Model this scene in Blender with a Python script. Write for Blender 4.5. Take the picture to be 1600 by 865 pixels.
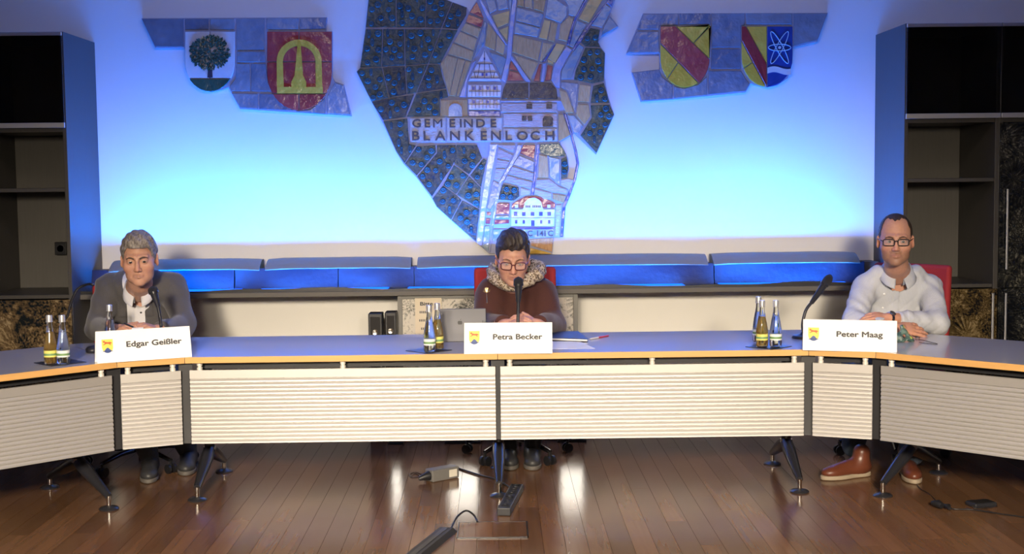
import bpy, bmesh, math, random
import numpy as np
from mathutils import Vector, Matrix
random.seed(7); RNG = np.random.RandomState(5)
PI = math.pi
for o in list(bpy.data.objects): bpy.data.objects.remove(o)
SC = bpy.context.scene; COL = SC.collection

# ---------------------------------------------------------------- camera
F = 2016.0; CW, CH = 1600.0, 865.0
CAM_POS = Vector((0, 0, 1.55))
CAM_R = (Matrix.Rotation(-24/F, 3, 'Z') @ Matrix.Rotation(PI/2 - math.atan(151.5/F), 3, 'X')
         @ Matrix.Rotation(-0.011, 3, 'Z'))
cam_d = bpy.data.cameras.new('camera'); cam_d.sensor_width = 36; cam_d.lens = 36*F/CW
cam_d.clip_start = .05; cam_d.clip_end = 60
cam = bpy.data.objects.new('camera', cam_d); COL.objects.link(cam)
cam.matrix_world = Matrix.Translation(CAM_POS) @ CAM_R.to_4x4()
SC.camera = cam
def ray(px, py): return CAM_R @ Vector(((px-CW/2)/F, -(py-CH/2)/F, -1))
def at(px, py, Y):                       # measured point at depth Y
    d = ray(px, py); return CAM_POS + d*(Y/d.y)
def at_z(px, py, z):                     # measured point at height z
    d = ray(px, py); return CAM_POS + d*((z-CAM_POS.z)/d.z)

# ---------------------------------------------------------------- world, lights, exposure
w = bpy.data.worlds.new('world'); SC.world = w; w.use_nodes = True
bg = w.node_tree.nodes['Background']; bg.inputs[0].default_value = (.55,.6,.75,1); bg.inputs[1].default_value = .03
vs = SC.view_settings; vs.view_transform = 'Standard'; vs.look = 'None'; vs.exposure = 0.0; vs.gamma = 1.0; vs.use_curve_mapping = False
def area(name, loc, target, sx, sy, power, color, spread=PI):
    L = bpy.data.lights.new(name, 'AREA'); L.shape = 'RECTANGLE'; L.size = sx; L.size_y = sy
    L.energy = power; L.color = color; L.spread = spread
    o = bpy.data.objects.new(name, L); COL.objects.link(o); o.location = loc
    o.rotation_euler = (Vector(target)-Vector(loc)).to_track_quat('-Z', 'Y').to_euler()
    return o
KEY = 16.5
for kx, tx, kp in ((-1.25, -2.3, 1.25), (-1.0, -1.0, .9), (-.42, 0, 1.0), (.86, 1.0, .9), (1.1, 2.4, 1.25)):   # the video lamps beside the camera, beams low and narrow
    area('studio_lamp', (kx, -.15, 2.15), (tx, 6.1, .15), .34, .44, KEY*kp, (1.0, .85, .65), math.radians(38))
area('ceiling_lamp', (0, 4.6, 3.2), (0, 6.6, 1.2), 3.0, .25, 25, (1.0, .80, .64))

# ---------------------------------------------------------------- helpers
def link(o, parent=None):
    COL.objects.link(o)
    if parent is not None: o.parent = parent
    return o
def tag(o, label=None, cat=None, group=None, kind=None):
    if label: o['label'] = label
    if cat: o['category'] = cat
    if group: o['group'] = group
    if kind: o['kind'] = kind
    return o
def empty(name, loc=(0,0,0), rz=0, label=None, cat=None, group=None, kind=None):
    o = bpy.data.objects.new(name, None); o.location = loc; o.rotation_euler = (0,0,rz)
    o.empty_display_size = .05
    COL.objects.link(o); return tag(o, label, cat, group, kind)
def mesh_obj(name, verts, faces, mat, parent=None, smooth=None, bevel=0, local=True):
    me = bpy.data.meshes.new(name); me.from_pydata([tuple(v) for v in verts], [], [tuple(f) for f in faces]); me.validate(); me.update()
    if mat: me.materials.append(mat)
    o = bpy.data.objects.new(name, me); COL.objects.link(o)
    if smooth:
        me.shade_smooth()
        if smooth < 170: me.set_sharp_from_angle(angle=math.radians(smooth))
    if bevel:
        m = o.modifiers.new('bevel', 'BEVEL'); m.width = bevel; m.segments = 2; m.limit_method = 'ANGLE'
    if parent is not None: o.parent = parent
    return o
class MB:
    def __init__(s): s.v = []; s.f = []
    def add(s, vs, fs):
        n = len(s.v); s.v += [Vector(v) for v in vs]; s.f += [[i+n for i in f] for f in fs]; return s
    def box(s, lo, hi, M=None):
        (a,b,c),(d,e,f) = lo, hi
        vs = [(a,b,c),(d,b,c),(d,e,c),(a,e,c),(a,b,f),(d,b,f),(d,e,f),(a,e,f)]
        if M is not None: vs = [M @ Vector(v) for v in vs]
        return s.add(vs, [(3,2,1,0),(4,5,6,7),(0,1,5,4),(1,2,6,5),(2,3,7,6),(3,0,4,7)])
    def cbox(s, c, d, M=None):
        return s.box([c[i]-d[i]/2 for i in range(3)], [c[i]+d[i]/2 for i in range(3)], M)
    def ring_tube(s, rings, cap=True, closed=False):
        n = len(rings[0]); vs = [p for r in rings for p in r]; fs = []
        m = len(rings)
        for i in range(m if closed else m-1):
            j = (i+1) % m
            for k in range(n): fs.append((i*n+k, i*n+(k+1)%n, j*n+(k+1)%n, j*n+k))
        if cap and not closed: fs += [tuple(range(n))[::-1], tuple((m-1)*n+k for k in range(n))]
        return s.add(vs, fs)
    def tube(s, pts, rad, seg=10, cap=True, closed=False, squash=1):
        pts = [Vector(p) for p in pts]; n = len(pts)
        rad = rad if isinstance(rad, (list, tuple)) else [rad]*n
        rings = []; up = None
        for i, p in enumerate(pts):
            a = pts[(i-1) % n] if (closed or i > 0) else p
            b = pts[(i+1) % n] if (closed or i < n-1) else p
            t = (b-a).normalized()
            if up is None:
                up = Vector((0,0,1)) if abs(t.z) < .9 else Vector((0,1,0))
            x = t.cross(up).normalized(); y = x.cross(t).normalized(); up = y
            rings.append([p + x*math.cos(2*PI*k/seg)*rad[i] + y*math.sin(2*PI*k/seg)*rad[i]*squash for k in range(seg)])
        return s.ring_tube(rings, cap, closed)
    def lathe(s, prof, c=(0,0,0), seg=20, M=None):
        c = Vector(c); rings = []
        for r, z in prof:
            ring = [Vector((r*math.cos(2*PI*k/seg), r*math.sin(2*PI*k/seg), z)) for k in range(seg)]
            rings.append([(M @ p if M is not None else p) + c for p in ring])
        return s.ring_tube(rings)
    def prism(s, poly, y0, y1):            # poly of (x,z) seen from the front (-Y), y0 front, y1 back
        ar = sum(poly[i][0]*poly[(i+1)%len(poly)][1]-poly[(i+1)%len(poly)][0]*poly[i][1] for i in range(len(poly)))
        if ar < 0: poly = poly[::-1]
        n = len(poly)
        vs = [(x,y0,z) for x,z in poly]+[(x,y1,z) for x,z in poly]
        fs = [tuple(range(n)), tuple(range(2*n-1, n-1, -1))]
        for i in range(n): j=(i+1)%n; fs.append((i, n+i, n+j, j))
        return s.add(vs, fs)
    def slab(s, poly, z0, z1):             # poly of (x,y), vertical extrusion
        ar = sum(poly[i][0]*poly[(i+1)%len(poly)][1]-poly[(i+1)%len(poly)][0]*poly[i][1] for i in range(len(poly)))
        if ar < 0: poly = poly[::-1]
        n = len(poly)
        vs = [(x,y,z0) for x,y in poly]+[(x,y,z1) for x,y in poly]
        fs = [tuple(range(n-1,-1,-1)), tuple(range(n, 2*n))]
        for i in range(n): j=(i+1)%n; fs.append((i, j, n+j, n+i))
        return s.add(vs, fs)
    def build(s, name, mat, parent=None, smooth=None, bevel=0, origin=None):
        vs = s.v
        if origin is not None: vs = [v-Vector(origin) for v in vs]
        o = mesh_obj(name, vs, s.f, mat, parent, smooth, bevel)
        if origin is not None: o.location = origin
        return o
def bez(pts, n=24):                          # Catmull-Rom through pts
    P = [Vector(p) for p in pts]; P = [P[0]*2-P[1]]+P+[P[-1]*2-P[-2]]; out = []
    m = len(P)-3
    for i in range(m):
        k = max(2, n//m)
        for j in range(k):
            t = j/k; a,b,c,d = P[i:i+4]
            out.append(.5*((2*b)+(c-a)*t+(2*a-5*b+4*c-d)*t*t+(3*b-a-3*c+d)*t**3))
    out.append(P[-2]); return out
def copy_tree(o, parent=None):
    c = o.copy(); COL.objects.link(c); c.parent = parent
    for ch in list(o.children): copy_tree(ch, c)
    return c

# ---------------------------------------------------------------- materials
MATS = {}
def new_mat(name):
    m = bpy.data.materials.new(name); m.use_nodes = True
    return m, m.node_tree.nodes, m.node_tree.links, m.node_tree.nodes['Principled BSDF']
def mat(name, color, rough=.5, metal=0, noise=.06, nscale=30, bump=0, bscale=60, coat=0, spec=.5, alpha=None, trans=0, ior=1.45, sheen=0, stretch=(1,1,1), sss=0):
    if name in MATS: return MATS[name]
    m, N, L, b = new_mat(name)
    tc = N.new('ShaderNodeTexCoord'); mp = N.new('ShaderNodeMapping'); mp.inputs['Scale'].default_value = stretch
    L.new(tc.outputs['Object'], mp.inputs['Vector'])
    nz = N.new('ShaderNodeTexNoise'); nz.inputs['Scale'].default_value = nscale; nz.inputs['Detail'].default_value = 4
    L.new(mp.outputs[0], nz.inputs['Vector'])
    mx = N.new('ShaderNodeMix'); mx.data_type = 'RGBA'
    L.new(nz.outputs[0], mx.inputs[0])
    mx.inputs[6].default_value = tuple(max(0,c*(1-noise)) for c in color)+(1,)
    mx.inputs[7].default_value = tuple(min(1,c*(1+noise)) for c in color)+(1,)
    L.new(mx.outputs[2], b.inputs['Base Color'])
    b.inputs['Roughness'].default_value = rough; b.inputs['Metallic'].default_value = metal
    b.inputs['Coat Weight'].default_value = coat; b.inputs['Specular IOR Level'].default_value = spec
    b.inputs['Transmission Weight'].default_value = trans; b.inputs['IOR'].default_value = ior
    b.inputs['Sheen Weight'].default_value = sheen
    if sss:
        b.inputs['Subsurface Weight'].default_value = sss; b.inputs['Subsurface Radius'].default_value = (.012,.005,.003); b.inputs['Subsurface Scale'].default_value = 1
    if bump:
        n2 = N.new('ShaderNodeTexNoise'); n2.inputs['Scale'].default_value = bscale; n2.inputs['Detail'].default_value = 5
        L.new(mp.outputs[0], n2.inputs['Vector'])
        bp = N.new('ShaderNodeBump'); bp.inputs['Strength'].default_value = bump; bp.inputs['Distance'].default_value = .01
        L.new(n2.outputs[0], bp.inputs['Height']); L.new(bp.outputs[0], b.inputs['Normal'])
    MATS[name] = m; return m
def ramp(N, stops, interp='LINEAR'):
    r = N.new('ShaderNodeValToRGB'); r.color_ramp.interpolation = interp
    e = r.color_ramp.elements
    while len(e) > 1: e.remove(e[-1])
    e[0].position = stops[0][0]; e[0].color = tuple(stops[0][1])+(1,)
    for p, c in stops[1:]:
        x = e.new(p); x.color = tuple(c)+(1,)
    return r
def wood_floor_mat(name, base, seed_obj=True, planks=False):
    m, N, L, b = new_mat(name)
    tc = N.new('ShaderNodeTexCoord'); mp = N.new('ShaderNodeMapping')
    geo = N.new('ShaderNodeNewGeometry')
    L.new(geo.outputs['Position'], mp.inputs['Vector']); mp.inputs['Scale'].default_value = (14, .9, 4)
    oi = N.new('ShaderNodeObjectInfo')
    nz = N.new('ShaderNodeTexNoise'); nz.noise_dimensions = '4D'; nz.inputs['Scale'].default_value = 2.2; nz.inputs['Detail'].default_value = 6
    nz.inputs['Distortion'].default_value = .6
    ml = N.new('ShaderNodeMath'); ml.operation = 'MULTIPLY'; ml.inputs[1].default_value = 40
    L.new(oi.outputs['Random'], ml.inputs[0]); L.new(ml.outputs[0], nz.inputs['W']); L.new(mp.outputs[0], nz.inputs['Vector'])
    r = ramp(N, [(.25, [c*.8 for c in base]), (.5, base), (.8, [c*1.16 for c in base])]); L.new(nz.outputs[0], r.inputs[0])
    hs = N.new('ShaderNodeHueSaturation')
    mr = N.new('ShaderNodeMapRange'); mr.inputs[3].default_value = .78; mr.inputs[4].default_value = 1.22
    if planks:
        bk = N.new('ShaderNodeTexBrick'); m2 = N.new('ShaderNodeMapping'); m2.inputs['Rotation'].default_value = (0,0,PI/2)
        L.new(geo.outputs['Position'], m2.inputs['Vector']); L.new(m2.outputs[0], bk.inputs['Vector'])
        bk.inputs['Scale'].default_value = 1; bk.inputs['Brick Width'].default_value = 1.2; bk.inputs['Row Height'].default_value = .095
        bk.inputs['Mortar Size'].default_value = .001; bk.inputs['Color1'].default_value=(0,0,0,1); bk.inputs['Color2'].default_value=(1,1,1,1)
        L.new(bk.outputs[0], mr.inputs[0])
    else: L.new(oi.outputs['Random'], mr.inputs[0])
    L.new(mr.outputs[0], hs.inputs['Value']); L.new(r.outputs[0], hs.inputs['Color']); L.new(hs.outputs[0], b.inputs['Base Color'])
    n3 = N.new('ShaderNodeTexNoise'); n3.inputs['Scale'].default_value = 3; n3.inputs['Detail'].default_value = 6
    L.new(geo.outputs['Position'], n3.inputs['Vector'])
    m3 = N.new('ShaderNodeMapRange'); m3.inputs[3].default_value = .12; m3.inputs[4].default_value = .24
    L.new(n3.outputs[0], m3.inputs[0]); L.new(m3.outputs[0], b.inputs['Roughness'])
    bp = N.new('ShaderNodeBump'); bp.inputs['Strength'].default_value = .12; bp.inputs['Distance'].default_value = .004
    L.new(nz.outputs[0], bp.inputs['Height']); L.new(bp.outputs[0], b.inputs['Normal'])
    b.inputs['Specular IOR Level'].default_value = .4
    MATS[name] = m; return m
def grass_print_mat(name, dark, mid, light, scale=1.0, bright=.5, seed=0.0, gloss=.08):
    """print of reeds and grass: fans of blades of noise"""
    m, N, L, b = new_mat(name)
    geo = N.new('ShaderNodeNewGeometry'); mp = N.new('ShaderNodeMapping'); mp.inputs['Location'].default_value = (seed, seed*.7, seed*.3)
    L.new(geo.outputs['Position'], mp.inputs['Vector'])
    wv = N.new('ShaderNodeTexNoise'); wv.inputs['Scale'].default_value = 2.6*scale; wv.inputs['Detail'].default_value = 3; wv.inputs['Distortion'].default_value = 1.2
    L.new(mp.outputs[0], wv.inputs['Vector'])
    vo = N.new('ShaderNodeTexVoronoi'); vo.feature = 'F1'; vo.inputs['Scale'].default_value = 2.6*scale; L.new(mp.outputs[0], vo.inputs['Vector'])
    # radial blades round each voronoi centre
    sub = N.new('ShaderNodeVectorMath'); sub.operation = 'SUBTRACT'; L.new(mp.outputs[0], sub.inputs[0])
    sc = N.new('ShaderNodeVectorMath'); sc.operation = 'SCALE'; sc.inputs[3].default_value = 1.0
    L.new(vo.outputs['Position'], sc.inputs[0]); L.new(sc.outputs[0], sub.inputs[1])
    nm = N.new('ShaderNodeVectorMath'); nm.operation = 'NORMALIZE'; L.new(sub.outputs[0], nm.inputs[0])
    n2 = N.new('ShaderNodeTexNoise'); n2.inputs['Scale'].default_value = 9; n2.inputs['Detail'].default_value = 3
    L.new(nm.outputs[0], n2.inputs['Vector'])
    n3 = N.new('ShaderNodeTexNoise'); n3.inputs['Scale'].default_value = 60*scale; n3.inputs['Detail'].default_value = 2
    L.new(mp.outputs[0], n3.inputs['Vector'])
    a = N.new('ShaderNodeMath'); a.operation = 'MULTIPLY_ADD'; a.inputs[1].default_value = .7; L.new(n2.outputs[0], a.inputs[0])
    c = N.new('ShaderNodeMath'); c.operation = 'MULTIPLY'; c.inputs[1].default_value = .55; L.new(wv.outputs[0], c.inputs[0]); L.new(c.outputs[0], a.inputs[2])
    d = N.new('ShaderNodeMath'); d.operation = 'MULTIPLY_ADD'; d.inputs[1].default_value = .20; L.new(n3.outputs[0], d.inputs[0]); L.new(a.outputs[0], d.inputs[2])
    r = ramp(N, [(bright+.12, dark), (bright+.28, mid), (bright+.42, light)]); L.new(d.outputs[0], r.inputs[0])
    L.new(r.outputs[0], b.inputs['Base Color']); b.inputs['Roughness'].default_value = gloss
    MATS[name] = m; return m
M_WALL = mat('white_plaster', (.84,.82,.77), .85, noise=.02, nscale=6, bump=.05, bscale=140)
M_CEIL = mat('ceiling_paint', (.6,.6,.58), .9)
M_WALL2 = mat('grey_plaster', (.35,.34,.33), .9)
M_FLOORW = wood_floor_mat('parquet_far', (.16,.08,.04), planks=True)
M_PLANK = wood_floor_mat('parquet', (.16,.08,.04))
M_BLACK = mat('black_plastic', (.012,.012,.014), .4)
M_BLACKM = mat('black_metal', (.02,.02,.024), .3, coat=.3)
M_CHROME = mat('chrome', (.72,.70,.66), .18, metal=1, noise=.02)
M_ALU = mat('aluminium', (.55,.55,.56), .38, metal=.8, noise=.03)
M_CARC = mat('carcass_laminate', (.055,.05,.045), .42, noise=.15, nscale=8, stretch=(14,14,.7))
M_CARCIN = mat('carcass_inside', (.10,.093,.082), .5, noise=.12, nscale=8, stretch=(14,14,.7))
# ================================================================ room shell
WALL_Y = 8.2; FX = 5.2; FY0 = -4.0; CEIL = 3.35
PL_W, PL_L = .095, 1.15
floor = MB().box((-FX, FY0, -.06), (FX, WALL_Y+.1, -.0145)).build('floor', M_FLOORW); tag(floor, 'brown parquet floor of narrow oak planks running to the back wall', kind='structure')
# planks in view, one by one
pm = MB().box((-PL_W/2+.0006, -.5, -.014), (PL_W/2-.0006, .5, 0)).v
pmesh = None
PX0, PX1, PY0 = -2.95, 2.95, 5.0
ncol = int(round((PX1-PX0)/PL_W)); cnt = 0
for i in range(ncol):
    x = PX0+(i+.5)*PL_W
    y = PY0 - random.random()*PL_L
    while y < WALL_Y:
        y0 = max(y, PY0); y1 = min(y+PL_L, WALL_Y); y += PL_L
        if y1-y0 < .08: 
            continue
        if pmesh is None:
            o = MB().box((-PL_W/2+.0007, -.5, -.014), (PL_W/2-.0007, .5, 0)).build('plank', M_PLANK, floor); pmesh = o.data
        else:
            o = bpy.data.objects.new('plank', pmesh); COL.objects.link(o); o.parent = floor
        o.location = (x, (y0+y1)/2, -.0002*random.random()); o.scale = (1, (y1-y0)-.0012, 1); cnt += 1
rest = MB()
rest.box((-FX, FY0, -.0145), (FX, PY0, -.0003)); rest.box((-FX, PY0, -.0145), (PX0, WALL_Y, -.0003)); rest.box((PX1, PY0, -.0145), (FX, WALL_Y, -.0003))
r_ = rest.build('plank_field', M_FLOORW, floor); tag(r_, kind='stuff')
wb = MB().box((-FX, WALL_Y, -.06), (FX, WALL_Y+.12, CEIL)).build('wall_back', M_WALL); tag(wb, 'white plastered wall behind the table washed by blue light', kind='structure')
for nm, x0, x1 in (('wall_left', -FX-.12, -FX), ('wall_right', FX, FX+.12)):
    tag(MB().box((x0, FY0, -.06), (x1, WALL_Y+.12, CEIL)).build(nm, M_WALL2), kind='structure')
tag(MB().box((-FX, FY0-.12, -.06), (FX, FY0, CEIL)).build('wall_front', M_WALL2), kind='structure')
tag(MB().box((-FX-.12, FY0-.12, CEIL), (FX+.12, WALL_Y+.12, CEIL+.1)).build('ceiling', M_CEIL), kind='structure')

# ---- floor hatch with wooden lid
a = at_z(716, 817, 0); b_ = at_z(826, 840, 0)
hx0, hx1, hy0, hy1 = a.x, b_.x, b_.y, a.y
h = empty('floor_hatch', ((hx0+hx1)/2, (hy0+hy1)/2, 0), 0, 'square wooden floor socket lid set in the parquet in front of the table', 'floor hatch')
W, D = (hx1-hx0), (hy1-hy0)
n = 4
for k in range(n):
    MB().box((-W/2+.006+k*(W-.012)/n+.0006, -D/2+.006, .0005), (-W/2+.006+(k+1)*(W-.012)/n-.0006, D/2-.006, .005)).build('lid_plank', M_PLANK, h)
fr = MB()
for lo, hi in (((-W/2,-D/2),(W/2,-D/2+.005)),((-W/2,D/2-.005),(W/2,D/2)),((-W/2,-D/2),(-W/2+.005,D/2)),((W/2-.005,-D/2),(W/2,D/2))):
    fr.box((lo[0],lo[1],.0003),(hi[0],hi[1],.006))
fr.build('lid_frame', M_BLACKM, h)

# ================================================================ ledge with light bars
LX0, LX1 = -2.53, 2.39
M_LEDGE = mat('ledge_grey', (.11,.10,.085), .55)
M_RAIL = mat('rail_grey_brown', (.20,.17,.11), .6, bump=.2, bscale=30)
M_CLOTH = mat('black_film', (.003,.004,.014), .6, bump=.3, bscale=25)
led_ = empty('wall_ledge', (0, WALL_Y, .86), 0, 'long dark grey wall ledge with upright cover running between the two cabinets', 'ledge')
o_ = Vector((0, WALL_Y, .86))
MB().box((LX0, 7.74, .862), (LX1, WALL_Y-.001, .892)).build('shelf_board', M_LEDGE, led_, bevel=.003).data.transform(Matrix.Translation(-o_))
# black film panels of the upright, lit blue by the bars
joints = [LX0+.02, -1.62, -.98, -.51, .32, 1.35, LX1-.1]
for k in range(len(joints)-1):
    xa, xb = joints[k]+.003, joints[k+1]-.003
    nseg = 14; vs = []; fs = []
    ph = random.random()*6
    for i in range(nseg+1):
        x = xa+(xb-xa)*i/nseg; s = math.sin(PI*i/nseg)
        for j, (y, z) in enumerate(((7.955, .893), (7.972+.008*math.sin(x*9+ph), .95), (7.985+.006*math.sin(x*7+ph), 1.022))):
            vs.append((x, y, z))
        for j, (y, z) in enumerate(((8.0, 1.022), (8.0, .893))): vs.append((x, y+.004, z))
    for i in range(nseg):
        for j in range(5): fs.append((i*5+j, i*5+(j+1)%5, (i+1)*5+(j+1)%5, (i+1)*5+j))
    fs.append(tuple(range(5))); fs.append(tuple(nseg*5+j for j in range(4,-1,-1)))
    mesh_obj('cover_panel', [Vector(v)-o_ for v in vs], fs, M_CLOTH, led_, smooth=40)
# rounded rail sections on top with gaps
gaps = [(at(168,408,7.95).x, at(404,406,7.95).x), (at(413,404,7.95).x, at(641,402,7.95).x), (at(651,402,7.95).x, at(1107,398,7.95).x), (at(1116,398,7.95).x, at(1345,396,7.95).x)]
for xa, xb in gaps:
    nseg = 10; prof = [(7.957,1.017),(7.957,1.021),(7.985,1.043),(8.04,1.068),(8.085,1.078),(8.14,1.078),(8.14,1.017)]
    vs = []; fs = []; m = len(prof)
    for i in range(nseg+1):
        x = xa+(xb-xa)*i/nseg; dz = -.007*(abs(i/nseg-.5)*2)**6
        for y, z in prof: vs.append(Vector((x, y, z+dz+random.uniform(-.001,.001)))-o_)
    for i in range(nseg):
        for j in range(m): fs.append((i*m+j, i*m+(j+1)%m, (i+1)*m+(j+1)%m, (i+1)*m+j))
    fs += [tuple(range(m)), tuple(nseg*m+j for j in range(m-1,-1,-1))]
    mesh_obj('top_rail', vs, fs, M_RAIL, led_, smooth=50)
MB().box((LX0, 8.03, .892), (LX1, WALL_Y-.001, 1.016)).build('back_box', M_LEDGE, led_).data.transform(Matrix.Translation(-o_))
# thin dark lip in front of the bars, wavy as loose film
vs = []; fs = []; nn = 80
for i in range(nn+1):
    x = LX0+(LX1-LX0)*i/nn; hgt = .018+.007*math.sin(x*4.1)+.004*math.sin(x*11)
    for y, z in ((7.752,.892),(7.752,.892+hgt),(7.757,.892+hgt),(7.757,.892)): vs.append(Vector((x,y,z))-o_)
for i in range(nn):
    for j in range(4): fs.append((i*4+j, i*4+(j+1)%4, (i+1)*4+(j+1)%4, (i+1)*4+j))
mesh_obj('front_lip', vs, fs, M_BLACK, led_, smooth=40)
# led bars: body, lens and their own light
mled, N_, L_, b0 = new_mat('blue_led_lens'); b0.inputs['Base Color'].default_value = (.02,.1,.5,1)
b0.inputs['Emission Color'].default_value = (.0,.12,1,1); b0.inputs['Emission Strength'].default_value = 2.0
LEDX = [-1.95, -1.05, -.15, .75, 1.75]; LEDP = [84, 64, 58, 64, 84]
nth = ['by the left cabinet', 'behind the left part of the table', 'behind the woman', 'to the right of the woman', 'by the right cabinet']
for k, (lx, lp) in enumerate(zip(LEDX, LEDP)):
    t = empty('led_bar', (lx, 7.84, .893), 0, 'low blue led light bar lying on the ledge ' + nth[k], 'light bar', 'led bars on the ledge')
    MB().box((-.40,-.072,0), (.40,.072,.008)).build('bar_body', M_BLACK, t)
    MB().box((-.39,-.064,.008), (.39,.064,.0105)).build('bar_lens', mled, t)
    area('led_light', (lx, 7.84, .906), (lx, 8.04, 1.36), .76, .12, lp, (.0,.17,1.0), math.radians(170))

# ================================================================ cabinets
def cab_frame(name, parent, x0, x1, z0, z1, y0=7.6, y1=WALL_Y-.004, t=.022, back=True):
    pass
M_GLASS = mat('smoked_glass', (.35,.36,.38), .02, trans=1, ior=1.45, noise=0)
M_PRINT_R = grass_print_mat('reed_print_right', (.006,.007,.009), (.03,.03,.026), (.16,.15,.11), 2.2, .52, 3.1)
M_PRINT_RL = grass_print_mat('straw_print', (.008,.008,.008), (.09,.06,.022), (.24,.18,.09), 2.6, .50, 8.3)
M_PRINT_L = grass_print_mat('reed_print_left', (.010,.013,.014), (.13,.085,.04), (.32,.24,.13), 1.7, .50, 1.7)
M_PRINT_C = grass_print_mat('reed_print_middle', (.02,.025,.03), (.22,.22,.19), (.62,.58,.50), 1.8, .36, 5.5)
CF = 7.6                                   # cabinet front
M_SOCK = mat('socket_black', (.01,.01,.012), .35)
def cabinet_unit(label, xs, xo, zt, zg0, zg1, zsh, zb, print_low, handles, side):
    """tall unit: xs = side facing the mosaic, xo = far side"""
    lo, hi = min(xs, xo), max(xs, xo); t = .022
    c = empty('tall_cabinet', ((lo+hi)/2, (CF+WALL_Y)/2, 0), 0, label, 'cabinet', 'tall cabinets flanking the mosaic wall')
    off = Matrix.Translation(-Vector(c.location))
    def P(nm, a, b, m, bev=.0015, par=None):
        o = MB().box(a, b).build(nm, m, par or c, bevel=bev); o.data.transform(off); return o
    BK = WALL_Y-.006
    P('side_panel', (lo, CF, 0), (lo+t, BK, zt), M_CARC); P('side_panel', (hi-t, CF, 0), (hi, BK, zt), M_CARC)
    P('back_panel', (lo+t, BK-.012, .06), (hi-t, BK-.002, zt-t), M_CARCIN)
    P('top_panel', (lo+t, CF, zt-t), (hi-t, BK, zt), M_CARC)
    P('plinth', (lo+t, CF+.03, 0), (hi-t, CF+.05, .08), M_CARC)
    for z in (zg0-.035, zsh, zb-.03):
        P('shelf', (lo+t, CF+.012, z), (hi-t, BK-.012, z+t), M_CARC)
    # upper glass door with metal rails
    d = P('glass_door', (lo+.004, CF-.022, zg0), (hi-.004, CF-.016, zg1), M_GLASS, 0)
    for z0, z1 in ((zg0-.012, zg0+.018), (zg1-.012, zg1+.008)):
        P('door_rail', (lo+.002, CF-.028, z0), (hi-.002, CF-.012, z1), M_ALU, .002, d)
    # lower printed door
    dl = P('printed_door', (lo+.003, CF-.02, .085), (hi-.003, CF-.001, zb-.035), print_low, .001)
    for hx in handles:
        P('handle', (hx-.006, CF-.045, zb-.40), (hx+.006, CF-.033, zb-.06), M_ALU, .002, dl)
        P('handle_foot', (hx-.004, CF-.034, zb-.10), (hx+.004, CF-.02, zb-.09), M_ALU, 0, dl)
        P('handle_foot', (hx-.004, CF-.034, zb-.37), (hx+.004, CF-.02, zb-.36), M_ALU, 0, dl)
    return c, P
aL = at(99,49,CF); bL = at(111,420,CF)
XL = (aL.x+bL.x)/2; ZT_L = aL.z
aR = at(1414.5,37,CF); XR = (aR.x+at(1412,330,CF).x)/2; ZT_R = aR.z
ZT = (ZT_L+ZT_R)/2
zg0 = at(50,197,CF).z; zsh = at(50,300,CF).z; zb = at(50,459,CF).z
CABL, PL_ = cabinet_unit('black open-shelf cabinet left of the mosaic with smoked glass door on top', XL, XL-.54, ZT, zg0, ZT-.012, zsh, zb, M_PRINT_L, [], -1)
CABL2, P2_ = cabinet_unit('black cabinet unit at the far left edge of the picture', XL-.541, XL-1.08, ZT, zg0, ZT-.012, zsh, zb, M_PRINT_L, [], -1)
CABR, PR_ = cabinet_unit('black open-shelf cabinet right of the mosaic with straw printed door below', XR, XR+.56, ZT, zg0, ZT-.012, zsh, zb, M_PRINT_RL, [XR+.56-.035], 1)
# right neighbour with full printed doors
xo = XR+.561; t = .022
c2 = empty('tall_cabinet', (xo+.27, 7.9, 0), 0, 'black cabinet at the right edge with dark reed printed doors and long bar handles', 'cabinet', 'tall cabinets flanking the mosaic wall')
of2 = Matrix.Translation(-Vector(c2.location))
def P3(nm, a, b, m, bev=.0015, par=None):
    o = MB().box(a, b).build(nm, m, par or c2, bevel=bev); o.data.transform(of2); return o
P3('side_panel', (xo, CF, 0), (xo+t, WALL_Y-.006, ZT), M_CARC); P3('side_panel', (xo+.52, CF, 0), (xo+.542, WALL_Y-.006, ZT), M_CARC)
P3('top_panel', (xo+t, CF, ZT-t), (xo+.52, WALL_Y-.006, ZT), M_CARC); P3('back_panel', (xo+t, WALL_Y-.018, .06), (xo+.52, WALL_Y-.008, ZT-t), M_CARCIN)
P3('shelf', (xo+t, CF+.012, zg0-.035), (xo+.52, WALL_Y-.02, zg0-.013), M_CARC)
P3('plinth', (xo+t, CF+.03, 0), (xo+.52, CF+.05, .08), M_CARC)
d = P3('glass_door', (xo+.004, CF-.022, zg0), (xo+.538, CF-.016, ZT-.012), M_GLASS, 0)
for z0, z1 in ((zg0-.012, zg0+.018), (ZT-.024, ZT-.004)): P3('door_rail', (xo+.002, CF-.028, z0), (xo+.54, CF-.012, z1), M_ALU, .002, d)
dm = P3('printed_door', (xo+.003, CF-.02, zb-.031), (xo+.538, CF-.001, zg0-.04), M_PRINT_R, .001)
dl = P3('printed_door', (xo+.003, CF-.02, .085), (xo+.538, CF-.001, zb-.035), M_PRINT_R, .001)
P3('handle', (xo+.035, CF-.045, at(1569,420,CF).z), (xo+.046, CF-.033, at(1569,295,CF).z), M_ALU, .002, dm)
P3('handle', (xo+.035, CF-.045, zb-.40), (xo+.046, CF-.033, zb-.06), M_ALU, .002, dl)
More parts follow.
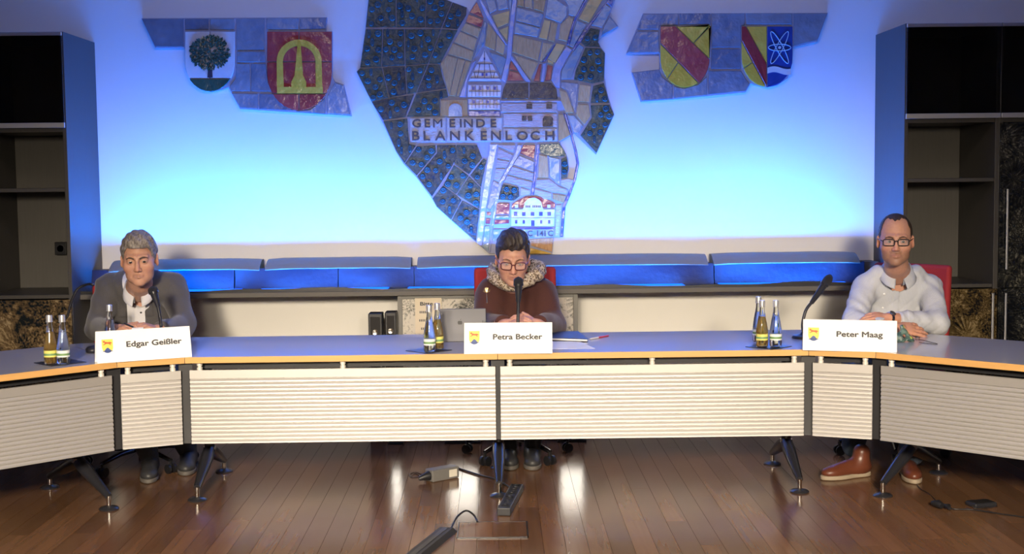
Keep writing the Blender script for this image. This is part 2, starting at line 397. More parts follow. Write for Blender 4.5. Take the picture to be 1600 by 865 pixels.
# sockets on the side panels
for nm, px, py, par, PP, lab in (('socket', 96, 388, CABL, PL_, 'x'), ):
    s_ = at(px, py, 8.15); q = PP('socket', (s_.x-.038, 8.135, s_.z-.04), (s_.x+.034, 8.181, s_.z+.04), M_SOCK, .003)
    m_ = MB().lathe([(.026,0),(.026,.004),(.021,.004),(.019,-.006)], (0,0,0), 18, Matrix.Rotation(PI/2,3,'X')); m_.v = [v+Vector((s_.x-.002,8.135,s_.z)) for v in m_.v]
    z_ = m_.build('socket_ring', M_BLACKM, q, 40); z_.data.transform(Matrix.Translation(-Vector(CABL.location)))
s_ = at(1431, 379, 8.0)
q = PR_('socket', (XR+.0222, 7.82, s_.z-.05), (XR+.07, 7.9, s_.z+.05), M_SOCK, .003)
# middle low cabinet under the ledge
xa, xb = at(621,470,7.78).x, at(903,470,7.78).x
mc = empty('low_cabinet', ((xa+xb)/2, 7.95, 0), 0, 'low grey cabinet with reed printed front under the ledge behind the woman', 'cabinet')
ofm = Matrix.Translation(-Vector(mc.location))
def P4(nm, a, b, m, bev=.0015, par=None):
    o = MB().box(a, b).build(nm, m, par or mc, bevel=bev); o.data.transform(ofm); return o
M_FRG = mat('frame_grey', (.16,.155,.14), .45)
P4('body', (xa, 7.80, .0), (xb, WALL_Y-.003, .86), M_CARC)
for a1, b1 in (((xa,7.78,.03),(xa+.028,7.80,.858)), ((xb-.028,7.78,.03),(xb,7.80,.858)), ((xa+.028,7.78,.838),(xb-.028,7.80,.858)), ((xa+.028,7.78,.03),(xb-.028,7.80,.06))):
    P4('frame_bar', a1, b1, M_FRG)
P4('printed_front', (xa+.029, 7.786, .061), ((xa+xb)/2-.001, 7.7995, .837), M_PRINT_C, 0)
P4('printed_front', ((xa+xb)/2+.001, 7.786, .061), (xb-.029, 7.7995, .837), M_PRINT_C, 0)
# ================================================================ conference table
TZ = .73; TH = .029
M_TOP = mat('table_laminate', (.47,.47,.51), .25, noise=.03, nscale=200, coat=.5)
M_EDGE = mat('beech_edge', (.62,.35,.12), .45, noise=.15, nscale=6, stretch=(1,1,10))
M_PANEL = mat('ribbed_aluminium', (.47,.455,.44), .47, metal=.56, noise=.02)
M_SATIN = mat('satin_aluminium', (.75,.72,.66), .4, metal=.25)
M_DARKM = mat('dark_frame', (.025,.025,.028), .35)
V2 = lambda x, y: Vector((x, y))
# plan of the front edge (x, y): joints of the five visible tops
K = {'l2': V2(-1.767, 5.965), 'l1': V2(-1.482, 6.083), 'c': V2(0, 6.083), 'r1': V2(1.482, 6.083), 'r2': V2(1.767, 5.965)}
dL = V2(-.72, -.694).normalized(); dR = V2(.73, -.683).normalized()
K['l3'] = K['l2']+dL*1.5; K['r3'] = K['r2']+dR*1.5
DEP = .80
def nrm(a, b): d = (b-a).normalized(); return V2(-d.y, d.x)      # to the back for left->right order
order = ['l3', 'l2', 'l1', 'c', 'r1', 'r2', 'r3']
def back(i):
    k = order[i]
    ns = []
    if i > 0: ns.append(nrm(K[order[i-1]], K[k]))
    if i < 6: ns.append(nrm(K[k], K[order[i+1]]))
    n = sum(ns, V2(0,0)).normalized()
    return K[k] + n*(DEP/n.dot(ns[0]))
BK_ = [back(i) for i in range(7)]
tlabels = ['left wing of the table running out of the picture, with greyish ribbed front panel',
           'narrow corner table between left wing and middle, in front of the grey haired man',
           'middle table left of the centre leg with long white ribbed panel',
           'middle table right of the centre leg with long white ribbed panel',
           'narrow corner table right of the middle, joining the right wing',
           'right wing of the table running out of the picture, with greyish ribbed front panel']
# ribbed panel profile: (depth toward the back, z)
PZ1, PZ0 = .664, .311
prof = [(0, PZ1), (0, PZ1-.040)]
pitch = (PZ1-.040-PZ0)/16
for k in range(16):
    z = PZ1-.040-k*pitch
    prof += [(.007, z-.0035), (.005, z-.0065), (.0005, z-pitch*.62), (0, z-pitch)]
prof += [(.018, PZ0), (.018, PZ1)]
def leg_unit(parent, p, dirv, off):
    """column and two splayed legs in the vertical plane through p along dirv (to the back)"""
    d = Vector((dirv.x, dirv.y, 0)).normalized(); p = Vector((p.x, p.y, 0))
    hub = p + d*.47; ff = p + d*.17; rf = p + d*.80
    T = Matrix.Translation(-off)
    def B(mb, nm, m, sm=40, par=None):
        o = mb.build(nm, m, par or parent, sm); o.data.transform(T); return o
    col = B(MB().tube([hub+Vector((0,0,.20)), hub+Vector((0,0,TZ-TH-.02))], .026, 16), 'column', M_DARKM)
    B(MB().box((-.30,-.03,0),(.30,.03,.018), Matrix.Translation(hub+Vector((0,0,TZ-TH-.019))) @ Matrix.Rotation(math.atan2(d.y,d.x),4,'Z')), 'head_plate', M_DARKM)
    B(MB().tube([hub+Vector((0,0,.185)), hub+Vector((0,0,.205))], .032, 16), 'hub_ring', M_CHROME)
    for ft in (ff, rf):
        s = (ft-hub).normalized()
        a = hub+Vector((0,0,.19)); e = ft+Vector((0,0,.062))
        pts = [a.lerp(e, k/6) for k in range(7)]
        l = B(MB().tube(pts, [.030,.033,.032,.029,.025,.021,.017], 12), 'leg', M_BLACKM)
        B(MB().tube([ft+Vector((0,0,.012)), ft+Vector((0,0,.066))], .0115, 14), 'leg_pin', M_CHROME, par=l)
        B(MB().lathe([(.046,0),(.047,.005),(.040,.011),(.018,.017),(.012,.019)], ft, 22), 'foot_disc', M_BLACKM, par=l)
TABLES = []
for i in range(6):
    a, b = K[order[i]], K[order[i+1]]; A, Bk = BK_[i], BK_[i+1]
    base = (a+b+A+Bk)/4; org = Vector((base.x, base.y, 0))
    T = Matrix.Translation(-org)
    t = empty('conference_table', org, 0, tlabels[i], 'table', 'units of the curved conference table'); TABLES.append(t)
    g = .0012
    d = (b-a).normalized(); n = nrm(a, b)
    a_, b_2 = a+d*g, b-d*g; A_, B_ = A+(Bk-A).normalized()*g, Bk-(Bk-A).normalized()*g
    et = .0025
    top = MB().slab([tuple(a_+n*et), tuple(b_2+n*et), tuple(B_), tuple(A_)], TZ-TH, TZ).build('tabletop', M_TOP, t); top.data.transform(T)
    e = MB().slab([tuple(a_), tuple(b_2), tuple(b_2+n*et), tuple(a_+n*et)], TZ-TH, TZ).build('wood_edge', M_EDGE, top); e.data.transform(T)
    # panel
    ins = n*.022
    ga = .016 if order[i] != 'c' else .012; gb = .016 if order[i+1] != 'c' else .012
    if i == 0: ga = 0
    pa, pb = a+ins+d*ga, b+ins-d*gb
    vs = []; fs = []; m = len(prof)
    for p in (pa, pb):
        for q, z in prof: vs.append((p.x+n.x*q-org.x, p.y+n.y*q-org.y, z))
    for j in range(m): fs.append((j, (j+1) % m, m+(j+1) % m, m+j))
    fs += [tuple(range(m-1,-1,-1)), tuple(range(m, 2*m))]
    pn = mesh_obj('ribbed_panel', vs, fs, M_PANEL, t)
    # stand-offs between panel and top
    Ln = (pb-pa).length
    ss = [.045, Ln/2, Ln-.045] if Ln > 1 else [.035, Ln-.035]
    for s in ss:
        p = pa+d*s+n*.016
        MB().lathe([(.0135,0),(.0135,.013),(.0105,.015),(.0105,.019),(.0135,.021),(.0135,.0365)], (p.x-org.x, p.y-org.y, PZ1), 14).build('standoff', M_SATIN, t, 40)
    if i < 5:
        bn = (BK_[i+1]-b).normalized(); pc = b+bn*.055; sd = V2(bn.y, -bn.x)
        MB().slab([tuple(pc-sd*.032), tuple(pc+sd*.032), tuple(pc+sd*.032+bn*.02), tuple(pc-sd*.032+bn*.02)], PZ0-.004, TZ-TH-.0005).build('joint_post', M_DARKM, t).data.transform(T)
    # dark rail under the top that carries the stand-offs
    q0, q1 = a+n*.10+d*.05, b+n*.10-d*.05
    MB().slab([tuple(q0), tuple(q1), tuple(q1+n*.04), tuple(q0+n*.04)], TZ-TH-.04, TZ-TH-.0005).build('beam', M_DARKM, t).data.transform(T)
def bis(i): return (BK_[i]-K[order[i]]).normalized()
leg_unit(TABLES[2], K['l1']+V2(.0,0), V2(0,1), Vector(TABLES[2].location))
leg_unit(TABLES[2], K['c'], V2(0,1), Vector(TABLES[2].location))
leg_unit(TABLES[3], K['r1'], V2(0,1), Vector(TABLES[3].location))
pl = K['l2']+dL*.02; nl = nrm(K['l3'], K['l2']); leg_unit(TABLES[0], pl+V2(.03,.03), nl, Vector(TABLES[0].location))
nr = nrm(K['r2'], K['r3']); leg_unit(TABLES[5], K['r2']+V2(-.02,.06), nr, Vector(TABLES[5].location))
leg_unit(TABLES[0], K['l3']-dL*.1, nl, Vector(TABLES[0].location)); leg_unit(TABLES[5], K['r3']-dR*.1, nr, Vector(TABLES[5].location))
# ================================================================ ceramic mosaic on the wall
def glaze(name, c1, c2, rough=.14, bump=.5, bscale=18, nscale=9, stretch=(1,1,1)):
    m, N, L, b = new_mat(name)
    geo = N.new('ShaderNodeNewGeometry'); oi = N.new('ShaderNodeObjectInfo')
    mp = N.new('ShaderNodeMapping'); mp.inputs['Scale'].default_value = stretch; L.new(geo.outputs['Position'], mp.inputs['Vector'])
    nz = N.new('ShaderNodeTexNoise'); nz.inputs['Scale'].default_value = nscale; nz.inputs['Detail'].default_value = 6; L.new(mp.outputs[0], nz.inputs['Vector'])
    ad = N.new('ShaderNodeMath'); ad.operation = 'MULTIPLY_ADD'; ad.inputs[1].default_value = .45; L.new(oi.outputs['Random'], ad.inputs[0])
    sb = N.new('ShaderNodeMath'); sb.operation = 'ADD'; sb.inputs[1].default_value = -.22; L.new(nz.outputs[0], sb.inputs[0]); L.new(sb.outputs[0], ad.inputs[2])
    r = ramp(N, [(.25, c1), (.75, c2)]); L.new(ad.outputs[0], r.inputs[0]); L.new(r.outputs[0], b.inputs['Base Color'])
    b.inputs['Roughness'].default_value = rough; b.inputs['Coat Weight'].default_value = .12; b.inputs['Coat Roughness'].default_value = .08
    n2 = N.new('ShaderNodeTexNoise'); n2.inputs['Scale'].default_value = bscale; n2.inputs['Detail'].default_value = 4; L.new(mp.outputs[0], n2.inputs['Vector'])
    bp = N.new('ShaderNodeBump'); bp.inputs['Strength'].default_value = bump; bp.inputs['Distance'].default_value = .012
    L.new(n2.outputs[0], bp.inputs['Height']); L.new(bp.outputs[0], b.inputs['Normal']); L.new(bp.outputs[0], b.inputs['Coat Normal'])
    return m
GL = {
 'f': glaze('glaze_forest', (.016,.034,.042), (.055,.085,.062), .22, .85, 42),
 'k': glaze('glaze_knob', (.03,.055,.06), (.065,.105,.105), .12, .15),
 's': glaze('glaze_slate', (.14,.15,.19), (.24,.25,.28), .25),
 'b': glaze('glaze_blue_field', (.13,.20,.25), (.22,.29,.32), .25),
 't': glaze('glaze_tan_field', (.52,.27,.10), (.70,.40,.18), .3, .6, 25, 20, (6,1,1)),
 'o': glaze('glaze_ochre_field', (.50,.27,.08), (.62,.37,.14), .3),
 'p': glaze('glaze_pink_field', (.48,.32,.27), (.64,.46,.39), .2, .6, 25, 20, (1,1,6)),
 'r': glaze('glaze_red', (.36,.035,.035), (.47,.07,.06), .18),
 'y': glaze('glaze_yellow', (.66,.37,.03), (.78,.47,.06), .2),
 'w': glaze('glaze_white', (.62,.58,.56), (.72,.69,.66), .2, .25),
 'd': glaze('glaze_roof', (.05,.03,.025), (.10,.065,.05), .26, .8, 35),
 'g': glaze('glaze_green', (.02,.05,.03), (.05,.10,.06), .2),
 'u': glaze('glaze_cobalt', (.015,.035,.17), (.03,.06,.25), .2, .2),
 'l': glaze('glaze_road', (.25,.25,.36), (.36,.35,.45), .2),
 'n': glaze('glaze_river', (.03,.06,.18), (.06,.10,.26), .2),
 'e': glaze('glaze_relief', (.36,.34,.34), (.52,.49,.47), .24, .7, 45),
 'h': glaze('glaze_house', (.46,.43,.50), (.58,.55,.60), .22),
}
M_MORTAR = mat('mortar', (.36,.36,.44), .6, noise=.15, nscale=60)
M_TIMBER = mat('dark_line_glaze', (.06,.045,.06), .25)
WF = WALL_Y-.035                           # face of the mortar bed
def wp(px, py): p = at(px, py, WF); return (p.x, p.z)
def inset(poly, d):
    n = len(poly); out = []
    ar = sum(poly[i][0]*poly[(i+1)%n][1]-poly[(i+1)%n][0]*poly[i][1] for i in range(n)); sg = 1 if ar > 0 else -1
    for i in range(n):
        a, b, c = Vector(poly[i-1]), Vector(poly[i]), Vector(poly[(i+1)%n])
        e1 = (b-a).normalized(); e2 = (c-b).normalized()
        n1 = Vector((-e1.y, e1.x))*sg; n2 = Vector((-e2.y, e2.x))*sg
        m = n1+n2
        if m.length < .3: m = n1
        m = m.normalized(); k = d/max(.45, m.dot(n1))
        out.append(tuple(b+m*k))
    return out
def inside(pt, poly):
    x, y = pt; c = False; n = len(poly)
    for i in range(n):
        x1, y1 = poly[i]; x2, y2 = poly[(i+1)%n]
        if (y1 > y) != (y2 > y) and x < (x2-x1)*(y-y1)/(y2-y1)+x1: c = not c
    return c
def edge_dist(pt, poly):
    p = Vector(pt); best = 9
    for i in range(len(poly)):
        a, b = Vector(poly[i]), Vector(poly[(i+1)%len(poly)]); ab = b-a
        t = max(0, min(1, (p-a).dot(ab)/max(1e-9, ab.dot(ab)))); best = min(best, (p-a-ab*t).length)
    return best
def tile(parent, pts, key, name='tile', th=.0065, gap=.0028, base=0.0, org=None, px=True, raise_=None):
    poly = [wp(*p) for p in pts] if px else pts
    q = inset(poly, gap)
    cx = sum(p[0] for p in q)/len(q); cz = sum(p[1] for p in q)/len(q)
    rise = random.uniform(0, .003) if raise_ is None else raise_
    y0 = WF-base-th-rise
    mb = MB(); n = len(q)
    ar = sum(q[i][0]*q[(i+1)%n][1]-q[(i+1)%n][0]*q[i][1] for i in range(n))
    if ar < 0: q = q[::-1]
    q2 = inset(q, .0022)
    vs = [(x-cx, y0, z-cz) for x, z in q2]+[(x-cx, y0+.0025, z-cz) for x, z in q]+[(x-cx, WF-base+.001, z-cz) for x, z in q]
    fs = [tuple(range(n))]
    for r in range(2):
        for i in range(n): j = (i+1)%n; fs.append((r*n+i, (r+1)*n+i, (r+1)*n+j, r*n+j))
    fs.append(tuple(range(3*n-1, 2*n-1, -1)))
    o = mesh_obj(name, vs, fs, GL[key] if isinstance(key, str) else key, parent)
    po = Vector(parent.location) if parent.type == 'EMPTY' else Vector(parent['o'])
    o.location = (cx-po.x, -po.y, cz-po.z); o['o'] = (cx, 0, cz)
    return o, poly, y0
KNOB = None
def knobs(tl, poly, y0, dens=.047, r=.0195):
    global KNOB
    ox = Vector(tl['o']); xs = [p[0] for p in poly]; zs = [p[1] for p in poly]
    pts = []; tries = 0
    while tries < 260:
        tries += 1
        p = (random.uniform(min(xs), max(xs)), random.uniform(min(zs), max(zs)))
        if inside(p, poly) and edge_dist(p, poly) > r*1.12 and all((Vector(p)-Vector(q)).length > dens for q in pts): pts.append(p)
    for p in pts:
        if KNOB is None:
            prof_ = [(1,0),(1.02,.35),(.9,.62),(.62,.72),(.5,.62),(.3,.6),(.18,.72),(.0001,.74)]
            M = Matrix.Rotation(PI/2, 3, 'X')
            o = MB().lathe(prof_, (0,0,0), 12, M).build('tree_knob', GL['k'], tl, 50); KNOB = o.data
        else:
            o = bpy.data.objects.new('tree_knob', KNOB); COL.objects.link(o); o.parent = tl
        s = r*random.uniform(.85, 1.1); tall = random.random() < .18
        o.scale = (s*(.55 if tall else 1), s, s*(1.35 if tall else 1)); o.location = (p[0]-ox.x, y0-ox.y+.0005, p[1]-ox.z)
def bed(parent, pts, name='mortar_bed'):
    poly = [wp(*p) for p in pts]; po = Vector(parent.location)
    o = MB().prism([(x-po.x, z-po.z) for x, z in poly], WF-po.y, WALL_Y-.0005-po.y).build(name, M_MORTAR, parent); return o

mz = at(760, 200, WALL_Y)
MOS = empty('map_mosaic', mz, 0, 'large ceramic map of forests, fields and houses on the wall above the woman', 'mosaic')
bed(MOS, [(578,-25),(631,-25),(699,0),(730,11.5),(733,19),(745,0),(752,-25),(815,-25),(880,-25),(963,-25),(961,0),(952.6,24),(966.5,41.6),(938.7,57.8),(935,66),(939,74),(945.7,83),(944.5,119),(949,145.5),(954,162),(960,179),(931.5,241),(898,208),(892,212),(875,222),(882,235),(888,248),(889,265),(886,278),(899,281),(892,303),(884,322),(880,370),(865,371),(863,397),(764,396),(743.6,378),(704.7,344),(682,323),(674.8,310),(650,276),(630.6,256),(619,237),(600,196),(580.6,159),(557,112),(562.7,106),(571,44)])
FT = [[(578,-25),(619,-25),(619,43),(571,43)], [(619,-25),(631,-25),(666.5,-12),(664.5,43),(619,43)], [(666.5,-12),(699,0),(707,3),(690,44),(664.5,43)], [(707,3),(730,11.5),(729,24),(716,46),(690,44)],
 [(571,45),(598,45),(596.5,104.5),(562,106)], [(598,45),(632,45),(633,102.5),(596.5,104.5)], [(632,45),(690,45),(669,100),(633,102.5)], [(690,45),(716,47),(688,100),(669,100)],
 [(557,112),(562,106.5),(597,105),(608,153),(580,159)], [(597,105),(633,103),(636,147.5),(608,153)], [(633,103),(669,100.5),(650.6,145.5),(636,147.5)], [(669,100.5),(688,100.5),(692,121),(698,138),(650.6,145.5)],
 [(580,159),(608,153),(648,147),(634,183),(598,188)], [(650,146),(698,139),(701,152),(688,155),(688,182),(635,183)],
 [(598,189),(637,184.5),(640,224),(651,227),(632,256),(619,237)], [(651,228),(681,226),(682,238),(651,275),(632,256)], [(682,226),(713,226),(713,247),(708,258),(675,308),(651,276),(682,239)],
 [(713,226),(746,226),(754,247),(733,273),(709,256)], [(755,247),(761,250),(752,293),(734,274)], [(709,257),(733,274),(713,304),(692,289)], [(733,274),(752,293),(750,327),(713,304)],
 [(692,289),(713,304),(722,312),(705,344),(682,323),(675,310)], [(722,312),(750,327),(744,378),(705,344)],
 [(785,287),(811,292),(812,307),(803,314),(777,312)], [(876,248),(886,244),(889,262),(886,277),(876,280)],
 [(922,43),(938,46),(935,66),(939,74),(914,73),(907,66)], [(914,74),(939,75),(945.5,83),(944.5,119),(944,127),(925,131),(896,125),(899,110)], [(926,134),(944,129),(949,146),(953,161),(922,161)], [(922,164),(953,163),(960,179),(932,240),(906,212),(924,184)]]
for P in FT:
    o, poly, y0 = tile(MOS, P, 'f', 'forest_tile'); knobs(o, poly, y0)
TL = [('r',[(745,2),(757,30),(733,20)]),('r',[(732,22),(756,31),(753,44),(727,35)]),('t',[(727,36),(752,45),(747,60),(719,48)]),('t',[(719,49),(746,61),(741,80),(708,66)]),('t',[(707,67),(741,81),(737,96),(699,85)]),
 ('t',[(698,86),(715,91),(702,150),(698,138),(688,100)]),('t',[(715,91),(727,94),(712,151),(702,150)]),('t',[(727,94),(737,97),(733,106),(717,151),(712,151)]),('l',[(737,98),(745,93),(731,125),(729,134),(729,152),(717,152)]),
 ('b',[(757,32),(761,36),(757,68),(738,96),(742,80),(753,45)]),('t',[(762,34),(776,53),(774,80),(757,73)]),('t',[(776,53),(790,70),(787,87),(774,81)]),('b',[(764,81),(787,88),(792,92),(783,120)]),
 ('l',[(747,-3),(751,-3),(765,22),(780,50),(793,70),(790,71),(776,52),(760,26)]),
 ('b',[(752,-23),(769,-23),(777,16),(765,23)]),('b',[(770,-23),(789,-23),(795,14),(778,17)]),('b',[(790,-23),(803,-23),(799,15),(796,14)]),('o',[(768,24),(797,16),(795,37),(777,45)]),('o',[(778,47),(795,40),(793,66)]),
 ('l',[(803,-23),(811,-23),(804,30),(801,60),(799,88),(790,130),(783,124),(791,90),(794,60),(797,30)]),
 ('t',[(812,-23),(819,-23),(819,12),(807,10)]),('t',[(820,-23),(832,-23),(832,15),(819,12)]),('t',[(833,-23),(857,-23),(850,20),(833,15)]),('b',[(807,11),(850,22),(844,43),(805,33)]),('b',[(805,34),(844,44),(840,59),(803,53)]),
 ('t',[(802,54),(847,65),(841,96),(800,82)]),('t',[(848,66),(865,69),(846,97),(842,96)]),('t',[(801,85),(842,98),(829,126),(818,112)]),('l',[(797,86),(801,88),(830,128),(822,128),(798,93)]),
 ('r',[(798,94),(811,112),(795,109)]),('r',[(795,110),(811,113),(820,127),(792,127)]),('r',[(842,100),(847,100),(843,128),(833,127)]),('l',[(848,99),(854,98),(850,128),(844,128)]),('r',[(855,101),(864,103),(861,126),(851,127)]),('o',[(855,92),(866,96),(865,102),(855,99)]),
 ('o',[(850,30),(861,33),(855,63),(841,60)]),('t',[(861,33),(872,37),(867,67),(855,64)]),('b',[(859,-23),(866,-3),(886,10),(886,25),(877,37),(851,28)]),('b',[(868,-23),(925,-23),(900,27),(888,24),(887,9)]),
 ('n',[(926,-23),(931,-23),(901,28),(896,40),(890,72),(885,70),(893,38),(898,27)]),('t',[(889,25),(897,30),(886,66),(872,62),(875,38)]),('o',[(869,67),(884,70),(868,99),(855,92)]),('n',[(866,70),(869,69),(852,96),(846,98)]),
 ('o',[(932,-23),(956,-23),(920,37),(903,30)]),('b',[(901,31),(917,38),(896,75),(888,73)]),('n',[(951,-2),(955,-2),(923,40),(908,65),(897,80),(893,78),(905,58),(919,38)]),('b',[(946,6),(955,13),(951,26),(941,44),(923,40)]),('n',[(953,-20),(961,-20),(956,12),(947,5)]),
 ('b',[(952,25),(966,42),(939,57),(942,44)]),('b',[(905,68),(913,74),(898,108),(893,124),(876,125),(877,110),(888,90)]),('l',[(885,72),(894,78),(884,95),(876,112),(875,138),(868,136),(861,125),(866,100),(874,88)]),
 ('d',[(790,130),(826,129),(826,155),(783,155),(786,139)]),('d',[(827,129),(861,129),(870,139),(872,155),(827,155)]),('l',[(782,156.5),(877,156.5),(877,160),(782,160)]),('p',[(783,160.5),(871,160.5),(871,176),(783,176)]),('p',[(786,177),(871,177),(871,199),(786,199)]),
 ('h',[(757,76),(784,127),(731,127)]),('h',[(731,132),(784,132),(783,152),(730,152)]),('h',[(731,154),(782,155),(782,172),(732,172)]),('n',[(732,173),(782,173),(782,182),(732,182)]),('t',[(688,156),(731,155),(731,182),(688,182)]),
 ('e',[(640,184),(697,183),(697,222.5),(640,222.5)]),('e',[(698,183),(785,183),(785,222),(698,222)]),('e',[(786,200),(871,200),(871,221),(786,221)]),
 ('s',[(876,127),(904,130),(901,160),(898,177),(887,143),(876,137)]),('t',[(873,139),(886,144),(898,177),(884,177),(876,158)]),('t',[(905,131),(924,134),(921,160),(902,159)]),('t',[(902,162),(920,163),(923,182),(913,196),(899,180)]),('b',[(886,179),(898,180),(912,197),(904,209),(896,208)]),('t',[(872,178),(880,178),(892,211),(875,221),(872,221)]),
 ('l',[(765,225),(778,225),(771,260),(760,325),(753,386),(744,379),(753,308)]),('s',[(770,281),(782,288),(774,315),(766,330),(760,325)]),('r',[(760,331),(768,331),(767,337),(760,337)]),('r',[(759,341),(767,341),(766,350),(758,350)]),('b',[(757,352),(766,352),(764,394),(753,386)]),
 ('l',[(808,226),(816,226),(812,240),(793,272),(784,290),(778,318),(770,360),(767,394),(765,394),(767,352),(772,318),(776,290),(785,276),(804,240)]),
 ('p',[(778,226),(806,226),(803,238),(778,229)]),('p',[(778,230),(802,242),(797,251),(776,247)]),('p',[(776,248),(797,252),(792,262),(774,262)]),('p',[(774,263),(791,263),(784,276),(782,287),(771,280)]),
 ('n',[(839,225),(843,225),(840,250),(837,280),(834,305),(829,305),(833,280),(836,250)]),('r',[(817,226),(837,226),(835,249),(812,240)]),('s',[(811,242),(835,252),(834,269),(801,257)]),('p',[(800,259),(834,270),(833,283),(793,272)]),('p',[(792,273),(832,284),(830,296),(787,284)]),('p',[(813,292),(829,297),(829,304),(820,306),(812,307)]),
 ('g',[(843,225),(874,223),(882,235),(886,244),(862,246),(843,239)]),('t',[(842,241),(856,244),(858,278),(840,278)]),('b',[(857,244),(875,248),(875,290),(868,285),(858,275)]),('p',[(838,280),(858,279),(874,291),(888,296),(886,303),(860,300),(836,292)]),('p',[(835,294),(862,301),(862,311),(850,312),(845,308),(834,303)]),('p',[(876,281),(887,278),(897,281),(889,300),(887,295),(876,290)]),('t',[(863,302),(885,305),(881,318),(863,312)]),('p',[(868,320),(878,319),(874,369),(867,369)]),
 ('b',[(770,357),(866,357),(866,371),(828,372),(770,376)]),('t',[(826,373),(865,371),(863,394),(830,384)]),('y',[(828,386),(862,395),(862,397),(826,397)]),('r',[(775,317),(797,317),(796,335),(774,335)]),('b',[(774,336.5),(796,336.5),(796,342),(773,342)]),('r',[(772,343),(796,343),(796,349),(772,351)]),
 ('w',[(798,326),(867.5,326),(866,354),(798,353.5)]),('r',[(798,325),(800,318),(821,306),(845,306),(868,317),(868,325)]),
 ('n',[(880,176),(885,178),(895,212),(901.5,235),(905,255),(900,281),(892,304),(884,323),(880,370),(875,370),(879,320),(888,300),(896,280),(901,255),(897.5,235),(891,211)])]
TN = {'f':'forest_tile','r':'red_tile','t':'field_tile','o':'field_tile','b':'field_tile','p':'field_tile','l':'road_tile','n':'river_tile','d':'roof_tile','h':'timber_house_tile','e':'sign_tile','w':'house_tile','g':'field_tile','y':'field_tile','s':'field_tile','u':'tile'}
HT = {}
for k, P in TL:
    o, poly, y0 = tile(MOS, P, k, TN[k], gap=.0014 if k in 'ln' else .0024); HT[(k, P[0])] = (o, y0)
    if k == 'n' and P[0] == (880,176):
        pass
# river strip stands free of the bed beside the gap: thicken it to the wall
rv = [(880,176),(885,178),(895,212),(901.5,235),(905,255),(900,281),(896,280),(901,255),(897.5,235),(891,211)]
MB().prism([(wp(*p)[0]-mz.x, wp(*p)[1]-mz.z) for p in rv], WF-mz.y, WALL_Y-.0005-mz.y).build('river_bed', M_MORTAR, MOS)
def relief(parent, polys, m, name, y_front, depth):      # raised little plates in pixel plan on a tile
    po = Vector(parent['o']); mb = MB()
    for P in polys:
        q = [wp(*p) for p in P]; mb.prism([(x-po.x, z-po.z) for x, z in q], y_front-po.y, y_front+depth-po.y)
    return mb.build(name, m, parent)
def rect(x, y, w, h): return [(x-w/2,y-h/2),(x+w/2,y-h/2),(x+w/2,y+h/2),(x-w/2,y+h/2)]
def stroke(a, b, w):
    a, b = Vector(a), Vector(b); d = (b-a).normalized(); n = Vector((-d.y, d.x))*w/2
    return [tuple(a+n), tuple(b+n), tuple(b-n), tuple(a-n)]
# half-timbering on the gable house
o, y0 = HT[('h',(757,76))]
tl_ = [stroke((739,113),(776,113),1), stroke((745,100),(770,100),1), stroke((735,122),(781,122),1.2), stroke((757,80),(757,100),.9), stroke((750,100),(746,122),.9), stroke((764,100),(768,122),.9), stroke((757,100),(757,122),.9), stroke((741,113),(743,122),.9), stroke((773,113),(771,122),.9)]
relief(o, tl_, M_TIMBER, 'timber', y0-.003, .004); relief(o, [rect(754,116.5,3.4,4.5), rect(760,116.5,3.4,4.5), rect(757,92,2.2,4)], GL['u'], 'gable_window', y0-.002, .003)
for key in (('h',(731,132)), ('h',(731,154))):
    o, y0 = HT[key]; ya = key[1][1]; hgt = 20 if ya == 132 else 17
    relief(o, [stroke((732+i*5.6,ya+1.5),(732+i*5.6,ya+hgt-1.5),.8) for i in range(1,9)]+[stroke((732,ya+hgt*.55),(782,ya+hgt*.55),.8)], M_TIMBER, 'timber', y0-.003, .004)
    relief(o, [rect(740+i*11,ya+hgt*.3,4,5) for i in range(4)], GL['u'], 'window', y0-.002, .003)
# arch gate, house windows
o, y0 = HT[('t',(688,156))]
arc = [(701,182)]+[(711.5-10.5*math.cos(a), 172-10.5*math.sin(a)) for a in [PI*k/12 for k in range(13)]]+[(722,182)]
relief(o, [arc], GL['b'], 'gate_arch', y0-.004, .005)
o, y0 = HT[('p',(783,160.5))]; relief(o, [rect(827,166,9,8), rect(858,166,9,8)], GL['d'], 'window', y0-.006, .008)
o, y0 = HT[('p',(786,177))]
relief(o, [rect(819,185,7,8), rect(828,185,7,8)], GL['d'], 'window', y0-.005, .007)
relief(o, [[(848,198),(848,185),(851,181.5),(861,181.5),(864,185),(864,198)]], GL['d'], 'door', y0-.006, .008)
# white house of the lower map
o, y0 = HT[('w',(798,326))]
relief(o, [rect(x,334,5.6,6) for x in (805.6,818.4,832,845,858)], GL['u'], 'window', y0-.003, .004)
relief(o, [rect(x,346.5,3.6,5.5) for x in (806.5,818.4,845.5,858)]+[rect(832.5,348.5,5.4,9)], GL['u'], 'window', y0-.003, .004)
relief(o, [rect(832,340.2,68,.8)], GL['s'], 'cornice', y0-.003, .004); relief(o, [rect(832,356,70,2.2)], GL['u'], 'base_strip', y0-.003, .004)
o, y0 = HT[('r',(798,325))]
ped = [(816.5,327)]+[(832.8-14*math.cos(a), 322-13.5*math.sin(a)) for a in [PI*k/14 for k in range(15)]]+[(849,327)]
pd = relief(o, [ped], GL['w'], 'pediment', y0-.009, .011)
relief(o, [rect(822+i*2.7,322.3,1.9,3.6) for i in range(9) if i not in (3,)], M_TIMBER, 'pediment_lettering', y0-.0105, .002)
relief(o, [rect(807,322,5,5), rect(857.5,322,5,5)], GL['w'], 'dormer', y0-.006, .008)
